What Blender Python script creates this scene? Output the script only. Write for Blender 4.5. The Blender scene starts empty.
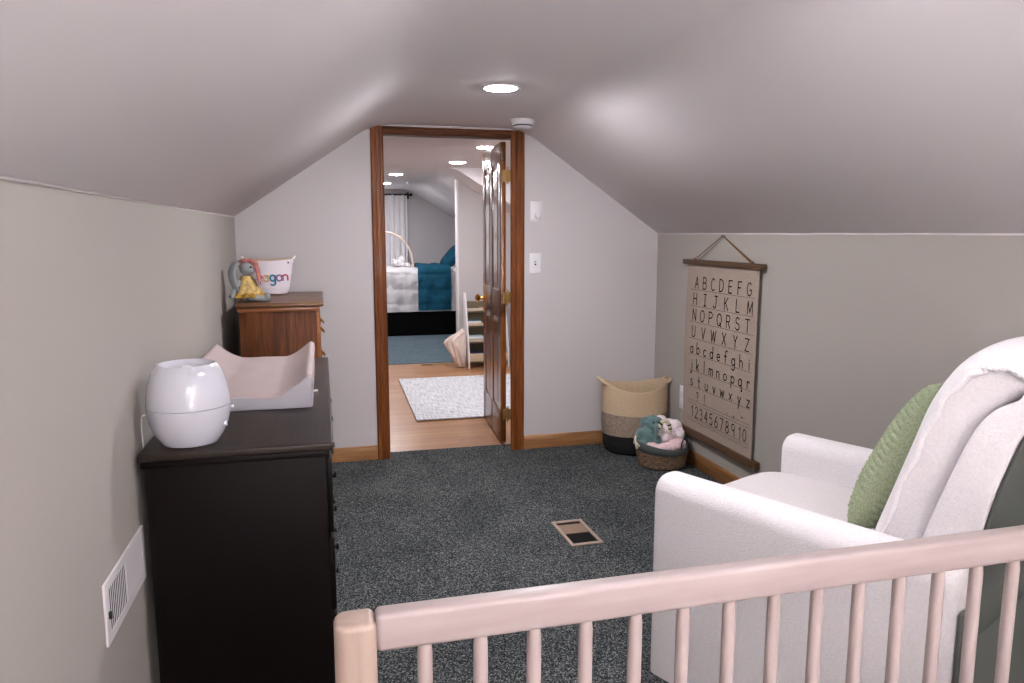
import bpy, bmesh, math, random
from mathutils import Vector, Matrix, noise
PI = math.pi
R = math.radians
S = bpy.context.scene
COL = S.collection
rnd = random.Random(7)

# ------------------------------------------------------------------ materials
def lin(c):
    c = c / 255.0
    return c / 12.92 if c <= 0.04045 else ((c + 0.055) / 1.055) ** 2.4
def rgb(r, g, b): return (lin(r), lin(g), lin(b), 1.0)

class Nodes:
    def __init__(s, name):
        s.m = bpy.data.materials.new(name); s.m.use_nodes = True
        s.t = s.m.node_tree; s.b = s.t.nodes['Principled BSDF']; s.out = s.t.nodes['Material Output']
    def n(s, kind, **kw):
        x = s.t.nodes.new(kind)
        for k, v in kw.items():
            if k in x.inputs: x.inputs[k].default_value = v
            else: setattr(x, k, v)
        return x
    def l(s, a, b): s.t.links.new(a, b)
    def coord(s, scale=(1, 1, 1), rot=(0, 0, 0)):
        tc = s.n('ShaderNodeTexCoord'); mp = s.n('ShaderNodeMapping')
        mp.inputs['Scale'].default_value = scale; mp.inputs['Rotation'].default_value = rot
        s.l(tc.outputs['Object'], mp.inputs['Vector']); return mp.outputs['Vector']
    def ramp(s, fac, stops):
        r = s.n('ShaderNodeValToRGB'); e = r.color_ramp.elements
        while len(e) < len(stops): e.new(0.5)
        for i, (p, c) in enumerate(stops): e[i].position = p; e[i].color = c
        s.l(fac, r.inputs['Fac']); return r.outputs['Color']
    def bump(s, h, strength=0.3, dist=0.01):
        b = s.n('ShaderNodeBump'); b.inputs['Strength'].default_value = strength; b.inputs['Distance'].default_value = dist
        s.l(h, b.inputs['Height']); s.l(b.outputs['Normal'], s.b.inputs['Normal'])

def plain(name, c, rough=0.5, metal=0.0, bump=None, spec=0.5, var=0.0, sheen=0.0, coat=0.0):
    k = Nodes(name); b = k.b
    b.inputs['Base Color'].default_value = rgb(*c); b.inputs['Roughness'].default_value = rough
    b.inputs['Metallic'].default_value = metal; b.inputs['Specular IOR Level'].default_value = spec
    b.inputs['Sheen Weight'].default_value = sheen; b.inputs['Coat Weight'].default_value = coat
    if bump or var:
        v = k.coord(); tx = k.n('ShaderNodeTexNoise', Scale=(bump[0] if bump else 30.0), Detail=4.0); k.l(v, tx.inputs['Vector'])
        if bump: k.bump(tx.outputs['Fac'], bump[1], bump[2])
        if var:
            lo = tuple(max(0, x * (1 - var)) for x in c); hi = tuple(min(255, x * (1 + var)) for x in c)
            k.l(k.ramp(tx.outputs['Fac'], [(0.3, rgb(*lo)), (0.7, rgb(*hi))]), b.inputs['Base Color'])
    return k.m

def wood(name, dark, mid, light, axis='z', scale=1.0, rough=0.35, coat=0.0, fine=60, spec=0.5):
    k = Nodes(name)
    st = {'x': (0.6, 9, 9), 'y': (9, 0.6, 9), 'z': (9, 9, 0.6)}[axis]
    v = k.coord(tuple(a * scale for a in st))
    a = k.n('ShaderNodeTexNoise', Scale=1.6, Detail=5.0, Roughness=0.6, Distortion=0.6); k.l(v, a.inputs['Vector'])
    st2 = {'x': (2, fine, fine), 'y': (fine, 2, fine), 'z': (fine, fine, 2)}[axis]
    v2 = k.coord(tuple(q * scale for q in st2))
    f = k.n('ShaderNodeTexNoise', Scale=2.0, Detail=3.0); k.l(v2, f.inputs['Vector'])
    mx = k.n('ShaderNodeMath', operation='MULTIPLY_ADD'); k.l(f.outputs['Fac'], mx.inputs[0]); mx.inputs[1].default_value = 0.45
    sb = k.n('ShaderNodeMath', operation='MULTIPLY'); k.l(a.outputs['Fac'], sb.inputs[0]); sb.inputs[1].default_value = 0.65
    k.l(sb.outputs[0], mx.inputs[2])
    k.l(k.ramp(mx.outputs[0], [(0.38, rgb(*dark)), (0.54, rgb(*mid)), (0.72, rgb(*light))]), k.b.inputs['Base Color'])
    k.b.inputs['Roughness'].default_value = rough; k.b.inputs['Coat Weight'].default_value = coat
    k.b.inputs['Coat Roughness'].default_value = 0.12; k.b.inputs['Specular IOR Level'].default_value = spec
    k.bump(f.outputs['Fac'], 0.08, 0.002)
    return k.m

def carpet(name, stops, scale=170):
    k = Nodes(name); v = k.coord()
    n1 = k.n('ShaderNodeTexNoise', Scale=float(scale), Detail=2.0, Roughness=0.7); k.l(v, n1.inputs['Vector'])
    n2 = k.n('ShaderNodeTexNoise', Scale=3.0, Detail=3.0); k.l(v, n2.inputs['Vector'])
    m = k.n('ShaderNodeMath', operation='MULTIPLY_ADD'); k.l(n2.outputs['Fac'], m.inputs[0]); m.inputs[1].default_value = 0.10
    k.l(n1.outputs['Fac'], m.inputs[2])
    k.l(k.ramp(m.outputs[0], stops), k.b.inputs['Base Color'])
    k.b.inputs['Roughness'].default_value = 0.95; k.b.inputs['Specular IOR Level'].default_value = 0.1
    k.bump(n1.outputs['Fac'], 0.9, 0.006)
    return k.m

def boucle(name, c, scale=160, strength=0.7, dist=0.006):
    k = Nodes(name); v = k.coord()
    vo = k.n('ShaderNodeTexVoronoi', Scale=float(scale)); k.l(v, vo.inputs['Vector'])
    no = k.n('ShaderNodeTexNoise', Scale=float(scale) * 0.4, Detail=4.0); k.l(v, no.inputs['Vector'])
    m = k.n('ShaderNodeMath', operation='SUBTRACT'); k.l(no.outputs['Fac'], m.inputs[0]); k.l(vo.outputs['Distance'], m.inputs[1])
    k.bump(m.outputs[0], strength, dist)
    lo = tuple(x * 0.975 for x in c)
    k.l(k.ramp(no.outputs['Fac'], [(0.35, rgb(*lo)), (0.6, rgb(*c))]), k.b.inputs['Base Color'])
    k.b.inputs['Roughness'].default_value = 0.95; k.b.inputs['Specular IOR Level'].default_value = 0.15
    k.b.inputs['Sheen Weight'].default_value = 0.2
    return k.m

def emit(name, c, s):
    k = Nodes(name); k.b.inputs['Base Color'].default_value = (0.8, 0.8, 0.8, 1)
    k.b.inputs['Emission Color'].default_value = c; k.b.inputs['Emission Strength'].default_value = s
    return k.m

def planks(name):
    k = Nodes(name); v = k.coord()
    br = k.n('ShaderNodeTexBrick'); br.offset = 0.5
    br.inputs['Scale'].default_value = 1.0; br.inputs['Brick Width'].default_value = 1.1; br.inputs['Row Height'].default_value = 0.083
    br.inputs['Mortar Size'].default_value = 0.0015; br.inputs['Mortar'].default_value = rgb(120, 84, 56)
    br.inputs['Color1'].default_value = rgb(196, 148, 108); br.inputs['Color2'].default_value = rgb(176, 126, 86)
    k.l(v, br.inputs['Vector'])
    v2 = k.coord((2, 40, 40)); f = k.n('ShaderNodeTexNoise', Scale=2.0, Detail=4.0); k.l(v2, f.inputs['Vector'])
    mix = k.n('ShaderNodeMix', data_type='RGBA', blend_type='MULTIPLY'); mix.inputs[0].default_value = 0.5
    k.l(br.outputs['Color'], mix.inputs[6])
    k.l(k.ramp(f.outputs['Fac'], [(0.3, (0.62, 0.58, 0.55, 1)), (0.65, (1, 1, 1, 1))]), mix.inputs[7])
    k.l(mix.outputs[2], k.b.inputs['Base Color'])
    k.b.inputs['Roughness'].default_value = 0.28
    return k.m

M = {}
M['ceil'] = plain('ceiling_paint', (232, 226, 228), 0.75, bump=(14, 0.12, 0.01), spec=0.3)
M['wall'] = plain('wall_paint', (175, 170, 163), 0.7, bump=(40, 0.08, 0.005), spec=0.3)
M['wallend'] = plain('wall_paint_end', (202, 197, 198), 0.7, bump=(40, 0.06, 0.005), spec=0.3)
M['carpet'] = carpet('charcoal_carpet', [(0.38, rgb(15, 17, 18)), (0.50, rgb(47, 51, 54)), (0.60, rgb(82, 87, 89)), (0.72, rgb(166, 167, 163))], 190)
M['carpet2'] = carpet('slate_carpet', [(0.34, rgb(62, 76, 86)), (0.52, rgb(88, 104, 114)), (0.72, rgb(128, 142, 150))], 120)
M['planks'] = planks('oak_strip_floor')
M['oakv'] = wood('oak_trim_vertical', (66, 30, 8), (110, 58, 20), (142, 84, 36), 'z', 1.6, 0.45, 0.05, spec=0.25)
M['oakh'] = wood('oak_trim_horizontal', (54, 26, 9), (92, 48, 20), (122, 70, 34), 'x', 1.6, 0.5, 0.0, spec=0.2)
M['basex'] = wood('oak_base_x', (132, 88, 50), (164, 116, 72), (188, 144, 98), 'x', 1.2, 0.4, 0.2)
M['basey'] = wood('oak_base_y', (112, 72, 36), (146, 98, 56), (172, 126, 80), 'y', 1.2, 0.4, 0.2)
M['door'] = wood('varnished_door', (94, 48, 16), (136, 78, 30), (164, 102, 48), 'z', 1.2, 0.3, 0.3)
M['espresso'] = plain('espresso_lacquer', (13, 7, 6), 0.5, spec=0.12)
M['espresso_top'] = wood('espresso_top_wood', (30, 22, 19), (41, 32, 28), (52, 42, 37), 'y', 1.0, 0.4, 0.0, spec=0.35)
M['chest'] = wood('cherry_side', (44, 20, 6), (90, 47, 17), (124, 70, 30), 'z', 3.0, 0.5, 0.0, spec=0.25)
M['chest_top'] = wood('cherry_top', (78, 48, 26), (106, 70, 42), (128, 90, 56), 'x', 1.4, 0.38, 0.1)
M['chest_edge'] = wood('cherry_edge', (112, 62, 26), (146, 86, 40), (168, 108, 58), 'x', 1.4, 0.3, 0.3)
M['brass'] = plain('brass', (214, 166, 92), 0.18, 1.0)
M['brassdull'] = plain('brass_dull', (206, 166, 100), 0.42, 0.7)
M['white'] = plain('white_plastic', (232, 230, 234), 0.35)
M['white_gloss'] = plain('white_gloss_plastic', (214, 214, 224), 0.14, coat=0.4)
M['white_paint'] = plain('white_paint', (236, 232, 234), 0.4)
M['dark'] = plain('dark_slot', (14, 14, 15), 0.8, spec=0.2)
M['pad'] = plain('pad_cover_blush', (186, 170, 168), 0.75, bump=(60, 0.15, 0.004), spec=0.25)
M['padside'] = plain('pad_side_grey', (176, 173, 180), 0.5, bump=(25, 0.12, 0.004), spec=0.35)
M['boucle'] = boucle('white_boucle', (248, 244, 246), 330, .45, .004)
M['boucle_in'] = boucle('white_boucle_seat', (236, 229, 230), 360, 0.3, 0.003)
M['seam'] = plain('cream_piping', (214, 198, 180), 0.9)
M['black'] = plain('black_metal', (12, 12, 13), 0.5)
M['pine'] = wood('pale_pine', (158, 143, 140), (169, 155, 152), (179, 166, 164), 'x', 0.9, 0.4, 0.05, fine=20)
M['pinev'] = wood('pale_pine_v', (158, 142, 138), (170, 155, 151), (180, 167, 163), 'z', 0.9, 0.5, 0.0, fine=20, spec=.3)
M['pinepost'] = wood('pale_pine_post', (156, 136, 122), (168, 148, 136), (178, 160, 148), 'z', 0.9, 0.4, 0.05, fine=20)
M['canvas'] = plain('natural_canvas', (172, 157, 145), 0.9, bump=(180, 0.25, 0.002), var=0.08, spec=0.15)
M['ink'] = plain('dark_ink', (44, 34, 30), 0.85, spec=0.2)
M['inkline'] = plain('faint_rule_ink', (104, 88, 76), 0.9, spec=0.2)
M['walnut'] = wood('walnut_rail', (58, 40, 24), (84, 60, 38), (104, 78, 50), 'y', 2.0, 0.5)
M['twine'] = plain('jute_twine', (128, 92, 52), 0.9)
M['rope'] = plain('natural_rope', (198, 176, 146), 0.85, bump=(160, 0.3, 0.003), var=0.06)
M['ropegrey'] = plain('grey_flecked_rope', (142, 126, 112), 0.9, bump=(170, 0.4, 0.004), var=0.3)
M['ropeblack'] = plain('black_rope', (14, 13, 15), 0.85, bump=(160, 0.3, 0.003))
M['wicker'] = plain('wicker_brown', (122, 100, 78), 0.8, bump=(90, 0.5, 0.006), var=0.28)
M['band'] = plain('grey_green_fabric_band', (84, 92, 90), 0.9, bump=(200, 0.2, 0.002))
M['leather'] = plain('black_leather', (22, 20, 20), 0.5)
M['teal'] = boucle('dusty_teal_plush', (116, 146, 146), 130, 0.9, 0.008)
M['plushw'] = boucle('white_plush', (238, 226, 232), 110, 0.9, 0.008)
M['cream'] = plain('cream_fabric', (226, 214, 190), 0.9)

def dotted(name, base, dot, scale=60):
    k = Nodes(name); v = k.coord(); vo = k.n('ShaderNodeTexVoronoi', Scale=float(scale)); k.l(v, vo.inputs['Vector'])
    k.l(k.ramp(vo.outputs['Distance'], [(0.20, rgb(*dot)), (0.32, rgb(*base))]), k.b.inputs['Base Color'])
    k.b.inputs['Roughness'].default_value = 0.9; k.b.inputs['Specular IOR Level'].default_value = 0.2
    return k.m
M['pinkdot'] = dotted('pink_dotted_cloth', (244, 210, 213), (250, 236, 236), 70)
M['whitepink'] = dotted('white_pink_dotted_plush', (246, 236, 240), (238, 204, 210), 55)

def knit():
    k = Nodes('sage_knit'); v = k.coord((1, 1, 1))
    k.b.inputs['Base Color'].default_value = rgb(146, 160, 124); k.b.inputs['Roughness'].default_value = 0.9
    no = k.n('ShaderNodeTexNoise', Scale=220.0, Detail=2.0); k.l(v, no.inputs['Vector'])
    k.l(k.ramp(no.outputs['Fac'], [(0.3, rgb(136, 148, 116)), (0.7, rgb(168, 177, 148))]), k.b.inputs['Base Color'])
    k.bump(no.outputs['Fac'], 0.4, 0.002); k.b.inputs['Specular IOR Level'].default_value = 0.15
    return k.m
M['knit'] = knit()
M['blue'] = plain('teal_blue_blanket', (22, 80, 104), 0.85, bump=(18, 0.5, 0.02), spec=0.2, var=0.1)
M['quilt'] = plain('white_grey_quilt', (216, 212, 214), 0.85, bump=(9, 0.5, 0.03), spec=0.2)
M['curtain'] = plain('white_curtain', (240, 237, 239), 0.85, spec=0.2)
M['blackcloth'] = plain('black_bed_skirt', (10, 9, 11), 0.9, spec=0.1)
M['bunny'] = plain('grey_bunny_fleece', (150, 154, 156), 0.95, bump=(150, 0.4, 0.003), spec=0.1)
M['bunnypink'] = plain('dusty_pink_fabric', (176, 112, 106), 0.9, bump=(120, 0.4, 0.004), var=0.12)
M['bunnyear'] = plain('inner_ear_fabric', (196, 170, 156), 0.9)
M['yellow'] = plain('yellow_dress_cotton', (192, 164, 104), 0.85, bump=(60, 0.4, 0.006), var=0.14)
M['hem'] = plain('mustard_ruffle', (164, 126, 44), 0.85, bump=(60, 0.4, 0.006), var=0.14)
M['ropewhite'] = plain('white_cotton_rope', (236, 228, 236), 0.85, bump=(120, 0.2, 0.003))
M['ropetan'] = plain('tan_rope_rim', (196, 172, 150), 0.85)
M['rug'] = None
def rugmat():
    k = Nodes('pale_distressed_rug'); v = k.coord((1, 1, 1))
    w = k.n('ShaderNodeTexWave', Scale=6.0, Distortion=3.0, Detail=2.0); w.bands_direction = 'Y'; k.l(v, w.inputs['Vector'])
    v2 = k.coord((90, 7, 1)); n = k.n('ShaderNodeTexNoise', Scale=1.0, Detail=4.0); k.l(v2, n.inputs['Vector'])
    m = k.n('ShaderNodeMath', operation='MULTIPLY_ADD'); k.l(w.outputs['Fac'], m.inputs[0]); m.inputs[1].default_value = 0.25; k.l(n.outputs['Fac'], m.inputs[2])
    k.l(k.ramp(m.outputs[0], [(0.42, rgb(160, 163, 172)), (0.58, rgb(204, 205, 210)), (0.78, rgb(228, 227, 230))]), k.b.inputs['Base Color'])
    k.b.inputs['Roughness'].default_value = 0.95
    return k.m
M['rug'] = rugmat()
def glassmat():
    k = Nodes('window_glass'); t = k.n('ShaderNodeBsdfTransparent'); g = k.n('ShaderNodeBsdfGlossy'); g.inputs['Roughness'].default_value = 0.02
    mx = k.n('ShaderNodeMixShader'); mx.inputs[0].default_value = 0.06
    k.l(t.outputs[0], mx.inputs[1]); k.l(g.outputs[0], mx.inputs[2]); k.l(mx.outputs[0], k.out.inputs['Surface'])
    return k.m
M['glass'] = glassmat()
LAMP = 205.0
FILL_UPL = 1000.0  # strength of the added fill uplight
M['lamp'] = emit('lamp_led', (0.98, 0.96, 1.0, 1), LAMP)
M['lamp_far'] = emit('lamp_led_far', (0.98, 0.96, 1.0, 1), LAMP * 0.64)
M['lamp_near'] = emit('lamp_led_near', (0.98, 0.96, 1.0, 1), LAMP * 0.36)

# ------------------------------------------------------------------ mesh helpers
def NB(): return bmesh.new()
def xf(bm, verts, m): bmesh.ops.transform(bm, matrix=m, verts=verts)

def box(bm, lo, hi, bev=0.0, seg=2, mi=0):
    lo, hi = Vector(lo), Vector(hi)
    r = bmesh.ops.create_cube(bm, size=1.0); vs = r['verts']
    xf(bm, vs, Matrix.Translation((lo + hi) / 2) @ Matrix.Diagonal((*(hi - lo), 1)))
    fs = list({f for v in vs for f in v.link_faces})
    for f in fs: f.material_index = mi
    if bev > 0:
        es = list({e for v in vs for e in v.link_edges})
        bmesh.ops.bevel(bm, geom=es, offset=bev, segments=seg, profile=0.5, affect='EDGES')
    return bm

def prism(bm, poly, axis, a, b, mi=0, bev=0.0, seg=2):
    """poly: 2D points in the plane across `axis` (x: (y,z), y: (x,z), z: (x,y))"""
    def P(p, t):
        return {'x': (t, p[0], p[1]), 'y': (p[0], t, p[1]), 'z': (p[0], p[1], t)}[axis]
    A = [bm.verts.new(P(p, a)) for p in poly]; B = [bm.verts.new(P(p, b)) for p in poly]
    n = len(poly); fs = [bm.faces.new(A), bm.faces.new(B[::-1])]
    for i in range(n): fs.append(bm.faces.new((A[i], B[i], B[(i + 1) % n], A[(i + 1) % n])))
    for f in fs: f.material_index = mi
    bmesh.ops.recalc_face_normals(bm, faces=fs)
    if bev > 0:
        es = [e for e in fs[0].edges] + [e for e in fs[1].edges]
        bmesh.ops.bevel(bm, geom=es, offset=bev, segments=seg, profile=0.5, affect='EDGES')
    return bm

def tube(bm, pts, r, n=8, closed=False, mi=0, caps=True, flat=1.0):
    pts = [Vector(p) for p in pts]; N = len(pts); rings = []
    rr = r if isinstance(r, (list, tuple)) else [r] * N
    up = None
    for i, p in enumerate(pts):
        if closed: t = pts[(i + 1) % N] - pts[i - 1]
        else: t = pts[min(i + 1, N - 1)] - pts[max(i - 1, 0)]
        t.normalize()
        if up is None:
            up = Vector((0, 0, 1)) if abs(t.z) < 0.9 else Vector((1, 0, 0))
        u = up - t * up.dot(t)
        if u.length < 1e-4: u = t.orthogonal()
        u.normalize(); up = u; w = t.cross(u)
        rings.append([bm.verts.new(p + rr[i] * (math.cos(k * 2 * PI / n) * w + flat * math.sin(k * 2 * PI / n) * u)) for k in range(n)])
    fs = []
    for i in range(N if closed else N - 1):
        a, b = rings[i], rings[(i + 1) % N]
        for k in range(n): fs.append(bm.faces.new((a[k], a[(k + 1) % n], b[(k + 1) % n], b[k])))
    if caps and not closed:
        fs.append(bm.faces.new(rings[0][::-1])); fs.append(bm.faces.new(rings[-1]))
    for f in fs: f.material_index = mi
    bmesh.ops.recalc_face_normals(bm, faces=fs)
    return bm

def lathe(bm, prof, n=48, c=(0, 0, 0), sx=1.0, sy=1.0, mi=0, warp=None):
    c = Vector(c); rings = []
    for (r, z) in prof:
        if r < 1e-6: rings.append([bm.verts.new(c + Vector((0, 0, z)))])
        else:
            ring = []
            for k in range(n):
                a = 2 * PI * k / n; v = Vector((r * sx * math.cos(a), r * sy * math.sin(a), z))
                if warp: v = warp(v, a)
                ring.append(bm.verts.new(c + v))
            rings.append(ring)
    fs = []
    for a, b in zip(rings, rings[1:]):
        if len(a) == 1 and len(b) == 1: continue
        for k in range(n):
            k2 = (k + 1) % n
            if len(a) == 1: fs.append(bm.faces.new((a[0], b[k], b[k2])))
            elif len(b) == 1: fs.append(bm.faces.new((a[k], b[0], a[k2])))
            else: fs.append(bm.faces.new((a[k], b[k], b[k2], a[k2])))
    for f in fs: f.material_index = mi
    bmesh.ops.recalc_face_normals(bm, faces=fs)
    return bm

def ball(bm, c, r, sub=3, rot=None):
    v = bmesh.ops.create_icosphere(bm, subdivisions=sub, radius=1.0)['verts']
    r = r if isinstance(r, (tuple, list)) else (r, r, r)
    m = Matrix.Translation(c) @ (rot.to_4x4() if rot else Matrix.Identity(4)) @ Matrix.Diagonal((*r, 1))
    xf(bm, v, m); return bm

def grid(bm, nu, nv, fn, mi=0, close_u=False):
    V = [[bm.verts.new(fn(i / (nu if close_u else nu - 1), j / (nv - 1))) for j in range(nv)] for i in range(nu)]
    fs = []
    for i in range(nu if close_u else nu - 1):
        for j in range(nv - 1):
            i2 = (i + 1) % nu
            fs.append(bm.faces.new((V[i][j], V[i2][j], V[i2][j + 1], V[i][j + 1])))
    for f in fs: f.material_index = mi
    return fs

def solid(bm, fs, t):
    bmesh.ops.recalc_face_normals(bm, faces=fs)
    bmesh.ops.solidify(bm, geom=fs, thickness=t)

def O(name, bm, mats, parent=None, loc=None, rot=None, smooth=35, label=None, cat=None, kind=None, group=None, recenter=True):
    """link a bmesh as one mesh object; top-level meshes in world coordinates get their origin at their base centre"""
    me = bpy.data.meshes.new(name)
    if parent is None and loc is None and recenter and len(bm.verts):
        xs = [v.co.x for v in bm.verts]; ys = [v.co.y for v in bm.verts]; zs = [v.co.z for v in bm.verts]
        loc = Vector(((min(xs) + max(xs)) / 2, (min(ys) + max(ys)) / 2, min(zs)))
        bmesh.ops.translate(bm, vec=-loc, verts=bm.verts[:])
    bm.to_mesh(me); bm.free()
    for m in (mats if isinstance(mats, (list, tuple)) else [mats]): me.materials.append(M[m] if isinstance(m, str) else m)
    if smooth:
        for p in me.polygons: p.use_smooth = True
        if smooth < 180: me.set_sharp_from_angle(angle=R(smooth))
    o = bpy.data.objects.new(name, me); COL.objects.link(o)
    if parent: o.parent = parent
    if loc is not None: o.location = loc
    if rot is not None: o.rotation_euler = rot
    tag(o, label, cat, kind, group); return o

def tag(o, label=None, cat=None, kind=None, group=None):
    if label: o['label'] = label
    if cat: o['category'] = cat
    if kind: o['kind'] = kind
    if group: o['group'] = group
    return o

def T(name, label, cat, loc=(0, 0, 0), rz=0.0, group=None, kind=None):
    o = bpy.data.objects.new(name, None); COL.objects.link(o); o.location = loc; o.rotation_euler = (0, 0, rz)
    o.empty_display_size = 0.05
    return tag(o, label, cat, kind, group)

def sub(o, lv=1):
    m = o.modifiers.new('sub', 'SUBSURF'); m.levels = lv; m.render_levels = lv; return o
def remesh(o, vox, sm=4):
    m = o.modifiers.new('fuse', 'REMESH'); m.mode = 'VOXEL'; m.voxel_size = vox; m.use_smooth_shade = True
    if sm:
        s = o.modifiers.new('soft', 'SMOOTH'); s.iterations = sm; s.factor = 0.5
    return o
def displace(o, scale, strength, kind='CLOUDS'):
    t = bpy.data.textures.new('lumps', kind); t.noise_scale = scale
    m = o.modifiers.new('lumps', 'DISPLACE'); m.texture = t; m.strength = strength; m.mid_level = 0.5; m.texture_coords = 'LOCAL'; return o

# ------------------------------------------------------------------ room
XL, XR, YE, YB = -0.4865, 2.2155, 4.7356, -3.0
ZL, ZR, ZC = 1.531, 1.4336, 2.09
CXL, CXR = 0.335, 1.262
YW = 4.868                                   # far face of the end wall
Y2, Y3, YF = 7.62, 8.25, 11.68               # landing ceiling end, carpet start, far gable wall

def profile(xl, zl, xr, zr, rad=0.13, n=8):
    """ceiling line from left kneewall to right kneewall with softly coved creases"""
    def cove(a, b, c):
        a, b, c = Vector(a), Vector(b), Vector(c)
        p = b + (a - b).normalized() * rad; q = b + (c - b).normalized() * rad
        return [((1 - t) ** 2) * p + 2 * t * (1 - t) * b + t * t * q for t in [i / n for i in range(n + 1)]]
    L, A, B, Q = (xl, zl), (CXL, ZC), (CXR, ZC), (xr, zr)
    pts = [Vector(L)] + cove(L, A, B) + cove(A, B, Q) + [Vector(Q)]
    return [(p.x, p.y) for p in pts]

def struct(name, bm, mats, label, cat, smooth=30, parent=None):
    return O(name, bm, mats, parent, smooth=smooth, label=label, cat=cat, kind='structure')

# floors
bm = NB(); box(bm, (XL - 0.1, YB - 0.1, -0.05), (XR + 0.1, YW + 0.005, 0)); struct('floor', bm, 'carpet', 'charcoal flecked carpet covering the near room floor', 'floor')
bm = NB(); box(bm, (-0.9, YW + 0.005, -0.055), (2.7, Y3, -0.004)); struct('floor_landing', bm, 'planks', 'honey oak strip floor beyond the doorway', 'floor')
bm = NB(); box(bm, (-0.9, Y3, -0.05), (2.7, YF + 0.1, 0.004)); struct('floor_bedroom', bm, 'carpet2', 'slate blue carpet in front of the far bed', 'floor')

# near room ceiling: one coved sheet with thickness
def ceiling(name, pts, y0, y1, label):
    bm = NB(); th = 0.06
    out = [(x, z + th + 0.02) for x, z in pts]
    out[0] = (pts[0][0] - 0.16, pts[0][1] + 0.0); out[-1] = (pts[-1][0] + 0.12, pts[-1][1] + 0.0)
    poly = pts + out[::-1]
    n = len(pts)
    ny = 2
    fs = []
    rows = []
    for y in (y0, y1): rows.append([bm.verts.new((p[0], y, p[1])) for p in poly])
    m = len(poly)
    for k in range(m): fs.append(bm.faces.new((rows[0][k], rows[0][(k + 1) % m], rows[1][(k + 1) % m], rows[1][k])))
    for r in rows:
        for k in range(n - 1): fs.append(bm.faces.new((r[k], r[k + 1], r[m - 2 - k], r[m - 1 - k])))
    bmesh.ops.recalc_face_normals(bm, faces=fs)
    return struct(name, bm, 'ceil', label, 'ceiling', smooth=40)
P1 = profile(XL, ZL, XR, ZR)
ceiling('ceiling', P1, YB - 0.05, YE + 0.02, 'sloped attic ceiling of the near room')
# landing: flat to the right, slope on the left
bm = NB(); box(bm, (0.3, YW - 0.06, ZC), (2.6, Y2, ZC + 0.06)); prism(bm, [(-0.9, 1.25), (0.335, ZC), (0.335, ZC + 0.06), (-0.9, 1.33)], 'y', YW - 0.06, Y2)
struct('ceiling_landing', bm, 'ceil', 'flat white ceiling over the landing beyond the doorway', 'ceiling')
XR3, ZR3 = 2.34, 1.43
P3 = profile(-0.62, 1.44, XR3, ZR3, 0.10)
P3 = [(x + (0.06 if x > 0.8 else 0), z) for x, z in P3]
ceiling('ceiling_bedroom', P3, Y2, YF + 0.03, 'sloped white ceiling above the far bed')
# cheek wall where the flat landing ceiling meets the bedroom slope
bm = NB(); prism(bm, [(CXR + 0.06, ZC + 0.01), (2.6, ZC + 0.01), (2.6, 1.2), (XR3 + 0.07, 1.2), (XR3 + 0.07, ZR3 + 0.05)], 'y', Y2 - 0.001, Y2 + 0.02)
struct('wall_dormer_cheek', bm, 'ceil', 'small triangular wall between flat ceiling and bedroom slope', 'wall')

# walls
WT = .008                                    # the left knee wall runs slightly out of square
def xw(y): return XL - WT * (YE - y)
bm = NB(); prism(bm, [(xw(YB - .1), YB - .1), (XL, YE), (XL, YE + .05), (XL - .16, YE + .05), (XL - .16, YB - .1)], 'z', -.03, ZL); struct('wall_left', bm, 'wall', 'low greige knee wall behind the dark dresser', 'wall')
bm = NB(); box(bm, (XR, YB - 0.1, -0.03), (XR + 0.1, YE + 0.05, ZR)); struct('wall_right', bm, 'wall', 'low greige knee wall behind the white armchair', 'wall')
HL, HR, HT = 0.362, 1.252, 2.056
inner = [(x, z + 0.03) for x, z in P1][1:-1]
poly = [(XL - 0.1, -0.03), (HL, -0.03), (HL, HT), (HR, HT), (HR, -0.03), (XR + 0.1, -0.03), (XR + 0.1, ZR + 0.0)] + [(XR, ZR + 0.03)] + inner[::-1] + [(XL, ZL + 0.03), (XL - 0.1, ZL)]
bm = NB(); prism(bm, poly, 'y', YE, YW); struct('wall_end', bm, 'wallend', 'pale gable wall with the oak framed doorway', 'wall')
# wall behind the camera with an added window for fill daylight
WX0, WX1, WZ0, WZ1 = -0.25, 1.20, 0.60, 1.86
bm = NB()
prism(bm, [(XL - 0.1, -0.03), (WX0, -0.03), (WX0, 1.88), (XL - 0.1, 1.88)], 'y', YB - 0.12, YB)
prism(bm, [(WX1, -0.03), (XR + 0.1, -0.03), (XR + 0.1, 1.88), (WX1, 1.88)], 'y', YB - 0.12, YB)
box(bm, (WX0, YB - 0.12, -0.03), (WX1, YB, WZ0)); box(bm, (WX0, YB - 0.12, WZ1), (WX1, YB, 2.16)); 
box(bm, (XL - 0.1, YB - 0.12, 1.87), (WX0, YB, 2.16)); box(bm, (WX1, YB - 0.12, 1.87), (XR + 0.1, YB, 2.16))
struct('wall_front', bm, 'wall', 'greige gable wall with the added window opposite the doorway', 'wall')
def window(name, x0, x1, z0, z1, y, mat, label, dep):
    w = T(name, label, 'window', ((x0 + x1) / 2, y, z0), kind='structure')
    cx = (x0 + x1) / 2
    bm = NB()
    for a, b in (((x0, z0), (x0 + .05, z1)), ((x1 - .05, z0), (x1, z1)), ((x0 + .05, z0), (x1 - .05, z0 + .05)), ((x0 + .05, z1 - .05), (x1 - .05, z1)), ((x0 + .05, (z0 + z1) / 2 - .025), (x1 - .05, (z0 + z1) / 2 + .025))):
        box(bm, (a[0] - cx, -dep / 2, a[1] - z0), (b[0] - cx, dep / 2, b[1] - z0), 0.004)
    O('window_frame', bm, mat, w)
    bm = NB(); box(bm, (x0 + .03 - cx, -.004, .03), (x1 - .03 - cx, .004, z1 - z0 - .03)); O('pane', bm, 'glass', w)
    return w
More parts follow.
